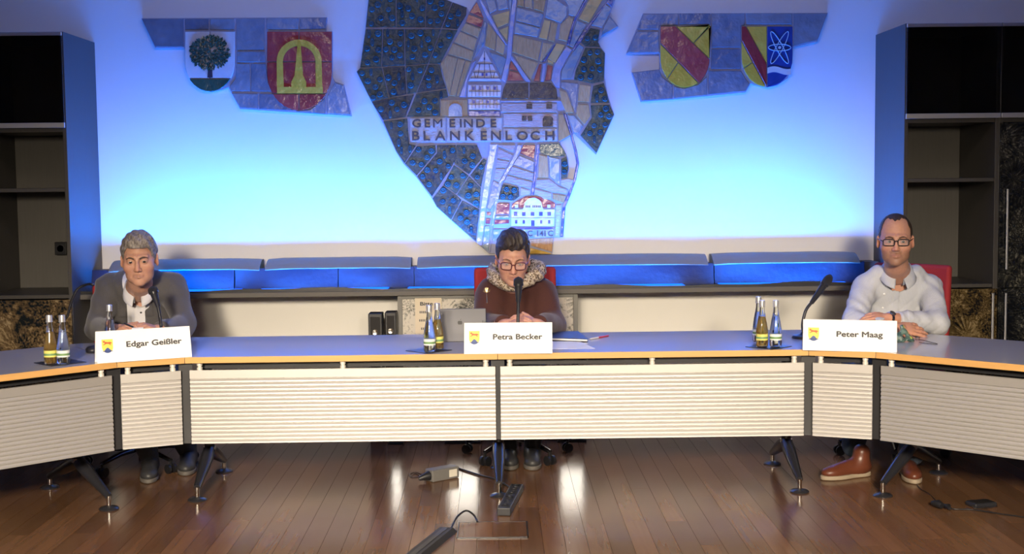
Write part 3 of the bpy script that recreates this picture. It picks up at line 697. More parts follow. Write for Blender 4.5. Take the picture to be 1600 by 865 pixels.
# raised letters
def letter(txt, px, py, h, parent, y_front, m, name='letter', depth=.010, wscale=1.0):
    c = bpy.data.curves.new(name, 'FONT'); c.body = txt; c.align_x = 'CENTER'; c.align_y = 'CENTER'; c.size = 1; c.extrude = .5*depth; c.resolution_u = 3; c.offset = 0 if txt == 'M' else .014
    o = bpy.data.objects.new(name, c); COL.objects.link(o)
    dg = bpy.context.evaluated_depsgraph_get(); me = bpy.data.meshes.new_from_object(o.evaluated_get(dg)); bpy.data.objects.remove(o)
    zs = [v.co.y for v in me.vertices]; xs = [v.co.x for v in me.vertices]
    mz_, mx_ = (max(zs)+min(zs))/2, (max(xs)+min(xs))/2; s = h/F*WF/(max(zs)-min(zs))
    x, z = wp(px, py); po = Vector(parent['o'])
    for v in me.vertices:
        a, b, cc = v.co; v.co = (x-po.x+(a-mx_)*s*wscale, y_front-po.y-cc, z-po.z+(b-mz_)*s)
    me.materials.clear(); me.materials.append(m); q = bpy.data.objects.new(name, me); COL.objects.link(q); q.parent = parent; return q
M_LET = mat('dark_letter_glaze', (.035,.035,.045), .45)
for ch, x in zip('GEMEINDE', (651,668,684,707,720,732,751,771)):
    o, y0 = HT[('e',(640,184))] if x < 697 else HT[('e',(698,183))]
    letter(ch, x, 192.5, 13, o, y0-.004, M_LET, wscale=1.15)
for ch, x in zip('BLANKENLOCH', (650,667,688,711,734,756,775,795,816,836,859)):
    o, y0 = HT[('e',(640,184))] if x < 697 else (HT[('e',(698,183))] if x < 785 else HT[('e',(786,200))])
    letter(ch, x, 212, 14.5, o, y0-.004, M_LET, wscale=1.15)
o, y0 = HT[('b',(770,357))]
for ch, x in zip('C141C', (828,840,846,851.5,860)): letter(ch, x, 364.3, 9, o, y0-.002, M_LET, depth=.004)

# ---------------------------------------------------------------- friezes with coats of arms
def shield(px0, px1, top, bot, n=9):
    cx = (px0+px1)/2; w = (px1-px0)/2; ys = top+(bot-top)*.52
    pts = [(px0,top),(px1,top)]
    pts += [(cx+w*math.cos(a), ys+(bot-ys)*math.sin(a)) for a in [PI*k/(2*n) for k in range(2*n+1)]]
    return pts
def clip(poly, a, b):                      # keep the part left of a->b (screen coords, y down)
    out = []; n = len(poly)
    f = lambda p: (b[0]-a[0])*(p[1]-a[1])-(b[1]-a[1])*(p[0]-a[0])
    for i in range(n):
        p, q = poly[i], poly[(i+1)%n]; fp, fq = f(p), f(q)
        if fp >= 0: out.append(p)
        if (fp >= 0) != (fq >= 0):
            t = fp/(fp-fq); out.append((p[0]+(q[0]-p[0])*t, p[1]+(q[1]-p[1])*t))
    return out
def splitp(poly, a, b): return clip(poly, a, b), clip(poly, b, a)
fl = at(385, 100, WALL_Y)
FRL = empty('tile_frieze', fl, 0, 'slate tile frieze with tree shield and red arch shield left of the map', 'mosaic', 'tile friezes with coats of arms')
bed(FRL, [(221,28.5),(511,27),(509,49),(519,49),(519,120),(523,127),(537,132),(549,181),(375,170),(357,136),(348,139.5),(330,143.5),(312,139),(297,124),(290,106),(289,75),(243,75)])
for P in [[(221,29),(288,29),(288,74),(243,74)],[(289,29),(327,29),(327,47),(289,47)],[(328,29),(367,29),(367,47),(328,47)],[(369,29),(414,28),(414,79),(369,79)],[(416,28),(467,28),(467,47),(416,47)],[(468,28),(511,27),(509,46),(468,47)],[(370,80),(415,80),(416,98),(370,98)],[(369,99),(391,99),(392,143),(361,143),(358,135),(368,122)],[(392,99),(416,99),(420,130),(428,144),(392,143)],[(361,145),(404,146),(404,171),(375,169)],[(405,146),(429,146),(445,165),(460,173),(405,171)],[(463,174),(485,171),(509,152),(509,179)],[(511,150),(523,128),(537,133),(548,180),(511,178)]]:
    tile(FRL, P, 's', 'slate_tile')
s1 = shield(289,368,49,143.5)
up, lowp = splitp(s1, (600,123), (0,123)); 
if min(p[1] for p in up) > 100: up, lowp = lowp, up
ua, ub = splitp(up, (328.5,0), (328.5,300))
oa, pa_, ya = tile(FRL, ua, 'w', 'shield_tile', base=.004, raise_=0); tile(FRL, ub, 'w', 'shield_tile', base=.004, raise_=0); tile(FRL, lowp, 'g', 'shield_tile', base=.004, raise_=.002)
relief(oa, [[(325,121.5),(326,103),(332,103),(333,121.5)]], M_TIMBER, 'trunk', ya-.006, .008)
# leafy crown: many small leaf plates
mb = MB(); po = Vector(oa['o']); cx, cz = wp(328.5, 83)
for k in range(430):
    r = math.sqrt(random.random()); a = random.uniform(0, 2*PI); x = cx+math.cos(a)*r*.123; z = cz+math.sin(a)*r*.105-.004*math.cos(3*a)
    ln, wd = random.uniform(.018,.030), .007; th = a+random.uniform(-.7,.7)
    d = Vector((math.cos(th),0,math.sin(th))); nn_ = Vector((-d.z,0,d.x)); c = Vector((x, ya-.004-random.random()*.008, z))-po
    mb.add([c-d*ln/2, c+nn_*wd+Vector((0,-.003,0)), c+d*ln/2, c-nn_*wd+Vector((0,-.003,0)), c+Vector((0,.012,0))], [(0,3,2,1),(0,1,4),(1,2,4),(2,3,4),(3,0,4)])
tag(mb.build('tree_leaves', GL['g'], oa), kind='stuff')
s2 = shield(417,519.5,49,173.5)
tp, bt = splitp(s2, (600,97), (0,97))
if min(p[1] for p in tp) > 80: tp, bt = bt, tp
b1, b2 = splitp(bt, (600,146.5), (0,146.5))
if min(p[1] for p in b1) > 120: b1, b2 = b2, b1
first = None
for seg in (tp, b1, b2):
    for q in splitp(seg, (467.5,0), (467.5,300)):
        r0 = tile(FRL, q, 'r', 'shield_tile', base=.004, raise_=0); first = first or r0
oa, _, ya = first
outer = [(433.5,146)]+[(468-35*math.cos(a), 96-34*math.sin(a)) for a in [PI*k/16 for k in range(17)]]+[(505,146)]
inner = [(494,136)]+[(468+25.5*math.cos(a), 97-25*math.sin(a)) for a in [PI*k/16 for k in range(17)]]+[(444,136)]
# arch as a ring strip
po = Vector(oa['o']); mb = MB(); n_ = 17
def q3(p, y): x, z = wp(*p); return (x-po.x, y-po.y, z-po.z)
O = [(433.5,136)]+outer[1:-1]+[(504,136)]; I = [(444,136)]+inner[1:-1][::-1]+[(494,136)]
for i in range(len(O)-1):
    a, b, c, d = O[i], O[i+1], I[i+1], I[i]
    vs = [q3(p, ya-.006) for p in (a,b,c,d)]+[q3(p, ya+.003) for p in (a,b,c,d)]
    mb.add(vs, [(0,1,2,3),(0,4,5,1),(1,5,6,2),(2,6,7,3),(3,7,4,0)])
mb.build('yellow_arch', GL['y'], oa)
relief(oa, [[(433.5,136),(505,136),(505,146),(433.5,146)]], GL['y'], 'arch_foot', ya-.006, .009)
relief(oa, [[(466,66),(470,66),(474,118),(479,128),(479,137),(456,137),(456,128),(461,118)]], GL['y'], 'arch_clapper', ya-.008, .010)
fr_ = at(1140, 90, WALL_Y)
FRR = empty('tile_frieze', fr_, 0, 'slate tile frieze with yellow red shield and atom shield right of the map', 'mosaic', 'tile friezes with coats of arms')
bed(FRR, [(1005,21),(1293.5,20),(1277,65),(1239,74),(1238,98),(1231,122),(1215,133),(1198,136.5),(1180,133),(1173,130),(1165,144),(1105,150),(1052,155),(1001.6,158.6),(987,113),(1031,108),(1031,84),(978.6,84)])
for P in [[(1004,22),(1060,20.5),(1060,40),(1031,41),(1030,47),(995,47)],[(994,49),(1029,49),(1031,83),(979,83)],[(1061,20.5),(1110,20.5),(1110,39),(1061,39)],[(1111,20.5),(1164,20.5),(1164,40),(1158,41),(1158,75),(1111,75)],[(1165,20.5),(1238,20.5),(1238,39),(1165,39)],[(1239,20.5),(1293,20.5),(1277,64),(1239,73)],[(1111,76),(1157,76),(1158,108),(1110,108)],[(987,113),(1030,108),(1035,120),(1051,132),(1051,155),(1002,158)],[(1052,134),(1068,138),(1090,132),(1105,118),(1105,149.5),(1053,154.5)],[(1106,110),(1158,110),(1165,122),(1172,131),(1165,143),(1106,148.5)]]:
    tile(FRR, P, 's', 'slate_tile')
def upper(a, b, f=1): return (a, b) if f*(sum(p[1] for p in a)/len(a)) < f*(sum(p[1] for p in b)/len(b)) else (b, a)
s3 = shield(1031,1109,41,137.5)
a1, r1_ = upper(*splitp(s3, (1055,41), (1109,93)))
mid, l1_ = upper(*splitp(r1_, (1031,68), (1091,129.5)))
for q in splitp(a1, (1085,66), (1109,41)): tile(FRR, q, 'y', 'shield_tile', base=.004, raise_=0)
tile(FRR, mid, 'r', 'shield_tile', base=.004, raise_=.002)
for q in splitp(l1_, (1060,97), (1042,124)): tile(FRR, q, 'y', 'shield_tile', base=.004, raise_=0)
s4 = shield(1158,1238.5,41,136.5)
lh, rh = splitp(s4, (1198,0), (1198,300))
if sum(p[0] for p in lh)/len(lh) > 1198: lh, rh = rh, lh
a1, r1_ = upper(*splitp(lh, (1165,41), (1198,101)))
mid, l1_ = upper(*splitp(r1_, (1158,64), (1196,135)))
tile(FRR, a1, 'y', 'shield_tile', base=.004, raise_=0); tile(FRR, mid, 'r', 'shield_tile', base=.004, raise_=.002)
for q in splitp(l1_, (1176,97), (1155,112)):
    if len(q) > 2: tile(FRR, q, 'y', 'shield_tile', base=.004, raise_=0)
oa, _, ya = tile(FRR, rh, 'u', 'shield_tile', base=.004, raise_=0)
po = Vector(oa['o'])
M_ATOM = mat('white_glaze_line', (.55,.58,.62), .3)
for ang in (0, 62, -62):
    pts = []
    for k in range(40):
        t = 2*PI*k/40; u, v = 17.5*math.cos(t), 5.2*math.sin(t)
        if ang: u *= 1.6
        c_, s_ = math.cos(math.radians(ang)), math.sin(math.radians(ang))
        x, z = wp(1217.5+u*c_-v*s_, 74.5+u*s_+v*c_) ; pts.append((x-po.x, ya-.002-po.y, z-po.z))
    MB().tube(pts, .0028, 6, closed=True).build('atom_orbit', M_ATOM, oa, 60)
relief(oa, [[(1217.5+2.3*math.cos(t), 74.5+2.3*math.sin(t)) for t in [2*PI*k/10 for k in range(10)]]], M_ATOM, 'atom_core', ya-.005, .006)
wv = [(1198.5+i*3.7, 106-2.2*math.sin(i/10*2*PI*.9)) for i in range(11)]
wv2 = [(x, y+9) for x, y in wv][::-1]
mb = MB()
for i in range(10):
    P_ = [wv[i], wv[i+1], (wv[i+1][0], wv[i+1][1]+9), (wv[i][0], wv[i][1]+9)]
    q = [wp(*p) for p in P_]; mb.prism([(x-po.x, z-po.z) for x, z in q], ya-.003-po.y, ya+.002-po.y)
mb.build('wave_band', GL['w'], oa)
# ================================================================ people: implicit-surface modelling
def smin(a, b, k):
    h = np.clip(.5+.5*(b-a)/k, 0, 1); return b*(1-h)+a*h-k*h*(1-h)
def smax(a, b, k): return -smin(-a, -b, k)
def ell(P, c, r, R=None):
    q = P-np.asarray(c, np.float32)
    if R is not None: q = q @ np.asarray(R, np.float32)
    r = np.asarray(r, np.float32)
    k0 = np.sqrt(((q/r)**2).sum(-1)); k1 = np.sqrt(((q/(r*r))**2).sum(-1))+1e-9
    return k0*(k0-1)/k1
def cap(P, a, b, r1, r2=None):
    r2 = r1 if r2 is None else r2
    a = np.asarray(a, np.float32); ab = np.asarray(b, np.float32)-a
    t = np.clip(((P-a) @ ab)/max(1e-9, float(ab @ ab)), 0, 1)
    return np.sqrt(((P-a-t[..., None]*ab)**2).sum(-1))-(r1+(r2-r1)*t)
def surf(f, lo, hi, h):
    lo = np.asarray(lo, np.float32); n = np.ceil((np.asarray(hi)-lo)/h).astype(int)+1
    ax = [lo[i]+h*np.arange(n[i], dtype=np.float32) for i in range(3)]
    P = np.stack(np.meshgrid(*ax, indexing='ij'), -1)
    V = f(P).astype(np.float32)
    for s in ((0,),(-1,)):
        V[s[0]] = np.abs(V[s[0]])+h; V[:, s[0]] = np.abs(V[:, s[0]])+h; V[:, :, s[0]] = np.abs(V[:, :, s[0]])+h
    S = V < 0
    nx, ny, nz = S.shape
    cnt = np.zeros((nx-1, ny-1, nz-1), np.int8)
    offs = [(i,j,k) for i in (0,1) for j in (0,1) for k in (0,1)]
    for i,j,k in offs: cnt += S[i:nx-1+i, j:ny-1+j, k:nz-1+k]
    act = (cnt > 0) & (cnt < 8); idx = np.argwhere(act)
    ids = -np.ones(act.shape, np.int64); ids[act] = np.arange(len(idx))
    acc = np.zeros((len(idx), 3)); c = np.zeros(len(idx))
    for a in offs:
        for d in range(3):
            if a[d]: continue
            b = list(a); b[d] = 1
            va = V[idx[:,0]+a[0], idx[:,1]+a[1], idx[:,2]+a[2]]; vb = V[idx[:,0]+b[0], idx[:,1]+b[1], idx[:,2]+b[2]]
            m = (va < 0) != (vb < 0); t = np.where(m, va/np.where(m, va-vb, 1), 0)
            p = np.array(a, float)[None].repeat(len(idx), 0); p[:, d] += t
            acc[m] += p[m]; c[m] += 1
    vs = (idx+acc/c[:, None])*h+lo
    faces = []
    for d in range(3):
        e1, e2 = [(1,2),(2,0),(0,1)][d]
        sa = np.take(S, range(S.shape[d]-1), d); sb = np.take(S, range(1, S.shape[d]), d)
        E = np.argwhere(sa != sb); E = E[(E[:, e1] > 0) & (E[:, e2] > 0)]
        inside_a = sa[tuple(E.T)]
        o1 = np.zeros(3, int); o1[e1] = 1; o2 = np.zeros(3, int); o2[e2] = 1
        g = lambda X: ids[tuple(X.T)]
        q = np.stack([g(E-o1-o2), g(E-o2), g(E), g(E-o1)], 1)
        ok = (q >= 0).all(1); q = q[ok]; ia = inside_a[ok]
        q[~ia] = q[~ia][:, ::-1]; faces.append(q)
    return vs, np.concatenate(faces)
def np_mesh(name, parts, m, parent, origin, smooth=True, colors=None):
    off = 0; VV = []; FF = []
    for v, f in parts: VV.append(v); FF.append(f+off); off += len(v)
    V = np.concatenate(VV); Fc = np.concatenate(FF)
    V = V-np.asarray(origin)
    me = bpy.data.meshes.new(name); me.vertices.add(len(V)); me.vertices.foreach_set('co', V.astype(np.float32).ravel())
    me.loops.add(Fc.size); me.loops.foreach_set('vertex_index', Fc.astype(np.int32).ravel())
    me.polygons.add(len(Fc)); me.polygons.foreach_set('loop_start', (np.arange(len(Fc))*4).astype(np.int32))
    me.update(calc_edges=True); me.validate()
    if smooth: me.shade_smooth()
    me.materials.append(m)
    if colors is not None:
        at_ = me.color_attributes.new('tone', 'FLOAT_COLOR', 'POINT'); at_.data.foreach_set('color', np.concatenate([colors, np.ones((len(colors),1))], 1).astype(np.float32).ravel())
    o = bpy.data.objects.new(name, me); COL.objects.link(o); o.parent = parent; return o
def skin_mat(name):
    m, N, L, b = new_mat(name)
    a = N.new('ShaderNodeAttribute'); a.attribute_name = 'tone'
    geo = N.new('ShaderNodeNewGeometry'); nz = N.new('ShaderNodeTexNoise'); nz.inputs['Scale'].default_value = 90; L.new(geo.outputs['Position'], nz.inputs['Vector'])
    mx = N.new('ShaderNodeMix'); mx.data_type = 'RGBA'; mx.blend_type = 'MULTIPLY'; mx.inputs[0].default_value = .35
    r = ramp(N, [(.3,(.75,.68,.66)),(.7,(1,1,1))]); L.new(nz.outputs[0], r.inputs[0]); L.new(a.outputs['Color'], mx.inputs[6]); L.new(r.outputs[0], mx.inputs[7])
    L.new(mx.outputs[2], b.inputs['Base Color']); b.inputs['Roughness'].default_value = .5
    b.inputs['Subsurface Weight'].default_value = .08; b.inputs['Subsurface Radius'].default_value = (.01,.004,.002); b.inputs['Subsurface Scale'].default_value = .6
    return m
def hair_mat(name, c1, c2, stretch=(1,1,1), scale=120):
    m, N, L, b = new_mat(name)
    geo = N.new('ShaderNodeTexCoord'); mp = N.new('ShaderNodeMapping'); mp.inputs['Scale'].default_value = stretch; L.new(geo.outputs['Object'], mp.inputs['Vector'])
    nz = N.new('ShaderNodeTexNoise'); nz.inputs['Scale'].default_value = scale; nz.inputs['Detail'].default_value = 5; L.new(mp.outputs[0], nz.inputs['Vector'])
    r = ramp(N, [(.35, c1), (.68, c2)]); L.new(nz.outputs[0], r.inputs[0]); L.new(r.outputs[0], b.inputs['Base Color']); b.inputs['Roughness'].default_value = .5
    bp = N.new('ShaderNodeBump'); bp.inputs['Strength'].default_value = .6; bp.inputs['Distance'].default_value = .004; L.new(nz.outputs[0], bp.inputs['Height']); L.new(bp.outputs[0], b.inputs['Normal'])
    return m
M_SKIN = skin_mat('skin')
M_EYE = mat('eye_white', (.34,.29,.27), .25, noise=.02); M_IRIS = mat('iris_dark', (.03,.022,.018), .15)

def head_parts(g):
    """returns sdf of head (local: face to -Y, z up, eyes at z=0)"""
    wide = g.get('wide', 1.0); jaw = g.get('jaw', 1.0); lipd = g.get('lip', 1.0)
    def f(P):
        X = np.abs(P[..., 0:1]); Q = np.concatenate([X, P[..., 1:]], -1)      # mirrored
        d = ell(P, (0,.018,.032), (.075*wide,.095,.088))
        d = smin(d, ell(P, (0,-.022,-.028), (.065*wide,.066,.083)), .03)
        d = smin(d, ell(P, (0,-.028,-.078), (.055*jaw,.054,.038)), .03)
        d = smin(d, ell(P, (0,-.069,-.104), (.022*jaw,.018,.016)), .022)
        d = smin(d, ell(Q, (.047*wide,-.052,-.028), (.021,.026,.022)), .025)
        d = smin(d, cap(Q, (.010,-.089,.022), (.043,-.074,.020), .009, .007), .018)          # brow
        d = smin(d, cap(P, (0,-.086,.014), (0,-.109,-.034), .0075, .0115), .014)              # nose
        d = smin(d, ell(Q, (.0125,-.098,-.038), (.0085,.011,.0085)), .008)
        d = smax(d, -ell(Q, (.031,-.098,-.001), (.0190,.019,.0125)), .012)                    # eye sockets
        lid = smax(ell(Q, (.031,-.0735,-.001), (.0160,.0162,.0140)), -ell(Q, (.031,-.091,-.002), (.0130,.0080,g.get('eye', .0042))), .0015)
        d = smin(d, lid, .006)
        d = smin(d, cap(Q, (.0,-.0915,-.062), (.021,-.083,-.066), .0058*lipd, .003), .007)     # lips
        d = smin(d, cap(Q, (.0,-.0895,-.0735), (.018,-.082,-.070), .0066*lipd, .0035), .007)
        d = smax(d, -cap(Q, (.0,-.0985,-.0678), (.023,-.0885,-.0685+g.get('frown',-.0025)), .0030), .003)
        fold = cap(Q, (.020,-.094,-.040), (.033,-.083,-.072), .0035)
        d = smax(d, -(fold-.001), .010)
        ear = ell(Q, (.079*wide,.014,-.012), (.009,.019,.031), np.array([[.93,-.36,0],[.36,.93,0],[0,0,1]]))
        ear = smax(ear, -ell(Q, (.089*wide,.008,-.008), (.007,.010,.017)), .004)
        d = smin(d, ear, .006)
        n0, n1 = g['neck']
        d = smin(d, cap(P, (0,.02,-.05), n0, .052, .054), .03); d = smin(d, cap(P, n0, n1, .054, .066), .02)
        return d
    return f
def head_colors(v, g):
    base = np.array(g['skin']); c = np.repeat(base[None], len(v), 0)
    ax = np.abs(v[:,0]); G = lambda cx, cy, cz, r: np.exp(-(((ax-cx)**2+(v[:,1]-cy)**2+(v[:,2]-cz)**2)/r**2))
    red = np.clip(G(.045,-.065,-.035,.024)*.5+G(0,-.11,-.036,.016)*.6+G(.085,.014,-.01,.03)*.5, 0, 1)[:, None]
    c = c*(1-red*np.array([-.05,.22,.25]))
    lips = np.clip((np.exp(-((v[:,2]+.068)/.0085)**4)*np.exp(-(ax/.021)**4)*(v[:,1] < -.08)), 0, 1)[:, None]*g.get('lipc', .6)
    c = c*(1-lips)+np.array(g.get('lipcol', (.38,.15,.12)))*lips
    st = g.get('stubble', 0)
    if st:
        zone = np.clip(1/(1+np.exp((v[:,2]+.047+.5*np.clip(.045-ax,0,.03))/.006)), 0, 1)*(v[:,1] < .03)*(v[:,2] > -.125)
        must = np.exp(-((v[:,2]+.053)/.007)**2)*(ax < .03)*(v[:,1] < -.08)
        zone = np.clip(zone+must, 0, 1)*(1-lips[:,0])
        zone = (zone*st)[:, None]; c = c*(1-zone)+np.array((.16,.085,.05))*zone
    return np.clip(c, 0, 1)
def rotm(yaw, pitch, roll=0):
    return np.array((Matrix.Rotation(yaw,3,'Z') @ Matrix.Rotation(pitch,3,'X') @ Matrix.Rotation(roll,3,'Y')))
def hand_caps(w, f, n, thumb_side, curl=(.25,.3,.35,.4), spread=.10, thumb=(.6,.75,-.15), size=1.0):
    w, f, n = Vector(w), Vector(f).normalized(), Vector(n); n = (n-f*n.dot(f)).normalized(); s = f.cross(n).normalized()*thumb_side
    z = size; out = []
    out.append(('e', w+f*.048*z, (.040*z,.050*z,.0155*z), (s, f, n)))
    out.append(('c', w-f*.03*z, w+f*.02*z, .026*z, .025*z))
    for i, (ln, o) in enumerate(((.074,.029),(.083,.0098),(.077,-.0098),(.060,-.028))):
        b = w+f*(.086-(.004 if i in (0,2) else .012 if i == 3 else 0))*z+s*o*z
        d = (f+s*spread*(1.5-i)*.6).normalized(); p = b-d*.02*z
        rad = [.0095,.0088,.0080,.0068]; ang = 0
        q = b; out.append(('c', p, q, .0105*z, rad[0]*z))
        for k, fr in enumerate((.45,.3,.25)):
            ang += curl[i]*(1.0 if k else .8)
            dd = d*math.cos(ang)-n*math.sin(ang); e = q+dd*ln*fr*z; out.append(('c', q, e, rad[k]*z, rad[k+1]*z)); q = e
    b = w+f*.022*z+s*.026*z; d = (f*thumb[0]+s*thumb[1]+n*thumb[2]).normalized(); m = b+d*.042*z
    out.append(('c', b, m, .0145*z, .0108*z)); d2 = (d*.75+f*.6).normalized(); e = m+d2*.030*z; out.append(('c', m, e, .0105*z, .0085*z))
    out.append(('c', b-d*.01*z, w+f*.06*z+s*.02*z, .013*z, .011*z))
    return out
def hand_mesh(hs, arm=None, h=.0028):
    pts = []
    for c in hs: pts += [np.array(c[1])] + ([np.array(c[2])] if c[0] == 'c' else [])
    if arm: pts += [np.array(arm[0]), np.array(arm[1])]
    pts = np.array(pts); lo, hi = pts.min(0)-.05, pts.max(0)+.05
    def f(P):
        d = None
        for c in hs:
            x = ell(P, np.array(c[1]), c[2], np.array([list(a) for a in c[3]]).T) if c[0] == 'e' else cap(P, np.array(c[1]), np.array(c[2]), c[3], c[4])
            d = x if d is None else smin(d, x, .005)
        if arm: d = smin(d, cap(P, np.array(arm[0]), np.array(arm[1]), arm[2], arm[3]), .012)
        return d
    return surf(f, lo, hi, h)
def chain(P, pts, rads, k=.02):
    d = None
    for i in range(len(pts)-1):
        x = cap(P, np.array(pts[i]), np.array(pts[i+1]), rads[i], rads[i+1]); d = x if d is None else smin(d, x, k)
    return d
def wr(P, amp, fx, fy, fz, ph=0):
    return amp*np.sin(P[...,0]*fx+P[...,1]*fy*.7+P[...,2]*fz+ph+2.0*np.sin(P[...,2]*fx*.31+P[...,0]*9+ph))
def eyes(person, H, Rm, s, gaze, origin):
    for sx in (-1, 1):
        c = np.array((sx*.031,-.0735,-.001)); n = 14
        vs = []; fs = []; mi = []
        gz = Vector(gaze).normalized()
        bm = bmesh.new(); bmesh.ops.create_icosphere(bm, subdivisions=4, radius=.0151)
        me = bpy.data.meshes.new('eye')
        for fc in bm.faces:
            d = fc.calc_center_median().normalized(); fc.material_index = 1 if d.angle(gz) < .42 else 0; fc.smooth = True
        bm.to_mesh(me); bm.free()
        M4 = Matrix.Translation(Vector(H)-Vector(origin)) @ Matrix(Rm.tolist()).to_4x4() @ Matrix.Scale(s, 4) @ Matrix.Translation(Vector(c))
        me.transform(M4); me.materials.append(M_EYE); me.materials.append(M_IRIS)
        o = bpy.data.objects.new('eye', me); COL.objects.link(o); o.parent = person
def loc2w(pts, H, Rm, s, origin): return [Vector(Rm @ (np.array(p)*s)+np.array(H)-np.array(origin)) for p in pts]
def brow(person, H, Rm, s, origin, m, thick=.0038, lift=0, sx_in=.012, arch=.004):
    for sx in (-1, 1):
        pts = [(sx*.013,-.0975,.0165+lift),(sx*.026,-.0950,.0195+lift+arch*.6),(sx*.038,-.0868,.0200+lift+arch*.3),(sx*.048,-.0775,.015+lift)]
        MB().tube(loc2w(bez(pts, 12), H, Rm, s, origin), [thick*s*.9]*4+[thick*s]*4+[thick*s*.6]*5, 8, squash=.8).build('eyebrow', m, person, 60)
def spectacles(person, H, Rm, s, origin, m, w=.048, h=.034, y=-.108, round_=.35, z0=-.002, thick=.0019):
    g = None
    frame = MB()
    for sx in (-1, 1):
        pts = []
        for k in range(28):
            t = 2*PI*k/28; e = 2/(2+6*(1-round_)); 
            cx, cz = math.cos(t), math.sin(t); X = math.copysign(abs(cx)**e, cx)*w/2; Z = math.copysign(abs(cz)**e, cz)*h/2
            pts.append((sx*.033+X, y+.25*abs(sx*.033+X)**1.4*2.2, z0+Z))
        frame.tube(loc2w(pts, H, Rm, s, origin), thick*s, 8, closed=True)
        xo = .033+w/2
        frame.tube(loc2w(bez([(sx*xo, y+.25*xo**1.4*2.2, z0+.006),(sx*(xo+.012), y+.04, z0+.008),(sx*.082, .0, z0+.008),(sx*.083,.02,z0-.006)], 12), H, Rm, s, origin), thick*s*.9, 6)
    frame.tube(loc2w(bez([(-.033+w/2-.001, y+.002, z0+.004),(0,y-.003,z0+.008),(.033-w/2+.001,y+.002,z0+.004)], 8), H, Rm, s, origin), thick*s, 8)
    g = frame.build('glasses', m, person, 60)
    for sx in (-1, 1):
        pts = []
        for k in range(28):
            t = 2*PI*k/28; e = 2/(2+6*(1-round_)); cx, cz = math.cos(t), math.sin(t); X = math.copysign(abs(cx)**e, cx)*w/2; Z = math.copysign(abs(cz)**e, cz)*h/2
            pts.append((sx*.033+X, y+.25*abs(sx*.033+X)**1.4*2.2, z0+Z))
        ring = loc2w(pts, H, Rm, s, origin); nrm_ = Vector(Rm @ np.array((0,-1,0)))*.0006
        vs = [p+nrm_ for p in ring]+[p-nrm_ for p in ring]; n = 28
        mesh_obj('lens', vs, [tuple(range(n)), tuple(range(2*n-1,n-1,-1))]+[(i,n+i,n+(i+1)%n,(i+1)%n) for i in range(n)], M_LENS, g)
M_LENS = mat('lens_glass', (.8,.85,.9), .04, noise=0)
M_LENS.node_tree.nodes['Principled BSDF'].inputs['Alpha'].default_value = .05
def collar(person, name, base, R3, m, origin, r0=.070, r1=.086, hgt=.045, gap=.5, tip=.030, thick=.0022, fwd=.012, flare=1.0):
    """folded shirt collar round the neck; base = centre of the neck base, R3 = orientation"""
    n = 40; vs = []; fs = []
    for i in range(n+1):
        t = i/n; th = -PI/2+gap+(2*PI-2*gap)*t if False else gap+(2*PI-2*gap)*t       # 0 = front
        fr = math.cos(th); e = max(0, fr)**1.15
        dx, dy = math.sin(th), -math.cos(th); fw = fwd*max(0, fr)
        top = Vector((dx*r0, dy*r0-fw, hgt+(.010 if fr < 0 else 0)-hgt*1.05*e))
        low = Vector((dx*(r1+.012*e)*flare, dy*r1-fw*1.5-.010*e, hgt*.15-(tip+.018)*e))
        mid = top.lerp(low, .45)+Vector((dx,dy,0))*.004
        inn = Vector((dx*(r0-.004), dy*(r0-.004)-fw, hgt*.1-.045*e))
        for p in (inn, top, mid, low): vs.append(p)
    for i in range(n):
        for j in range(3): fs.append((i*4+j, i*4+j+1, (i+1)*4+j+1, (i+1)*4+j))
    V = [Vector(R3 @ np.array(v))+Vector(base)-Vector(origin) for v in vs]
    o = mesh_obj(name, V, fs, m, person, smooth=60)
    md = o.modifiers.new('solid', 'SOLIDIFY'); md.thickness = thick; md.offset = 0
    return o
def shoe(person, heel, toe_dir, m, msole, origin, ln=.285, z=0):
    d = Vector((toe_dir[0], toe_dir[1], 0)).normalized(); s = Vector((-d.y, d.x, 0)); R_ = np.array([list(d), list(s), [0,0,1]]).T
    h = Vector((heel[0], heel[1], 0))
    def up(P):
        q = (P-np.array(h)) @ R_
        a = ell(q, (ln*.36,0,.048), (ln*.40,.042,.046)); b = ell(q, (ln*.76,0,.036), (ln*.26,.046,.034)); c = cap(q, (.055,0,.06), (.048,0,.125), .042, .044)
        x = smin(smin(a, b, .03), c, .035); return np.maximum(x, .020-q[...,2])
    def sl(P):
        q = (P-np.array(h)) @ R_; qq = q.copy(); qq[...,2] = 0
        w_ = smin(ell(qq, (ln*.20,0,0), (ln*.22,.036,.05)), ell(qq, (ln*.68,0,0), (ln*.36,.049,.05)), .04)
        return np.maximum(np.maximum(w_, q[...,2]-.024), .001-q[...,2])
    e = h+d*ln
    lo = np.minimum(np.array(h), np.array(e))-.09; hi = np.maximum(np.array(h), np.array(e))+.09; lo[2] = -.01; hi[2] = .18
    o = np_mesh('shoe', [surf(up, lo, hi, .006)], m, person, origin); np_mesh('sole', [surf(sl, lo, hi, .005)], msole, o, origin)
    return o
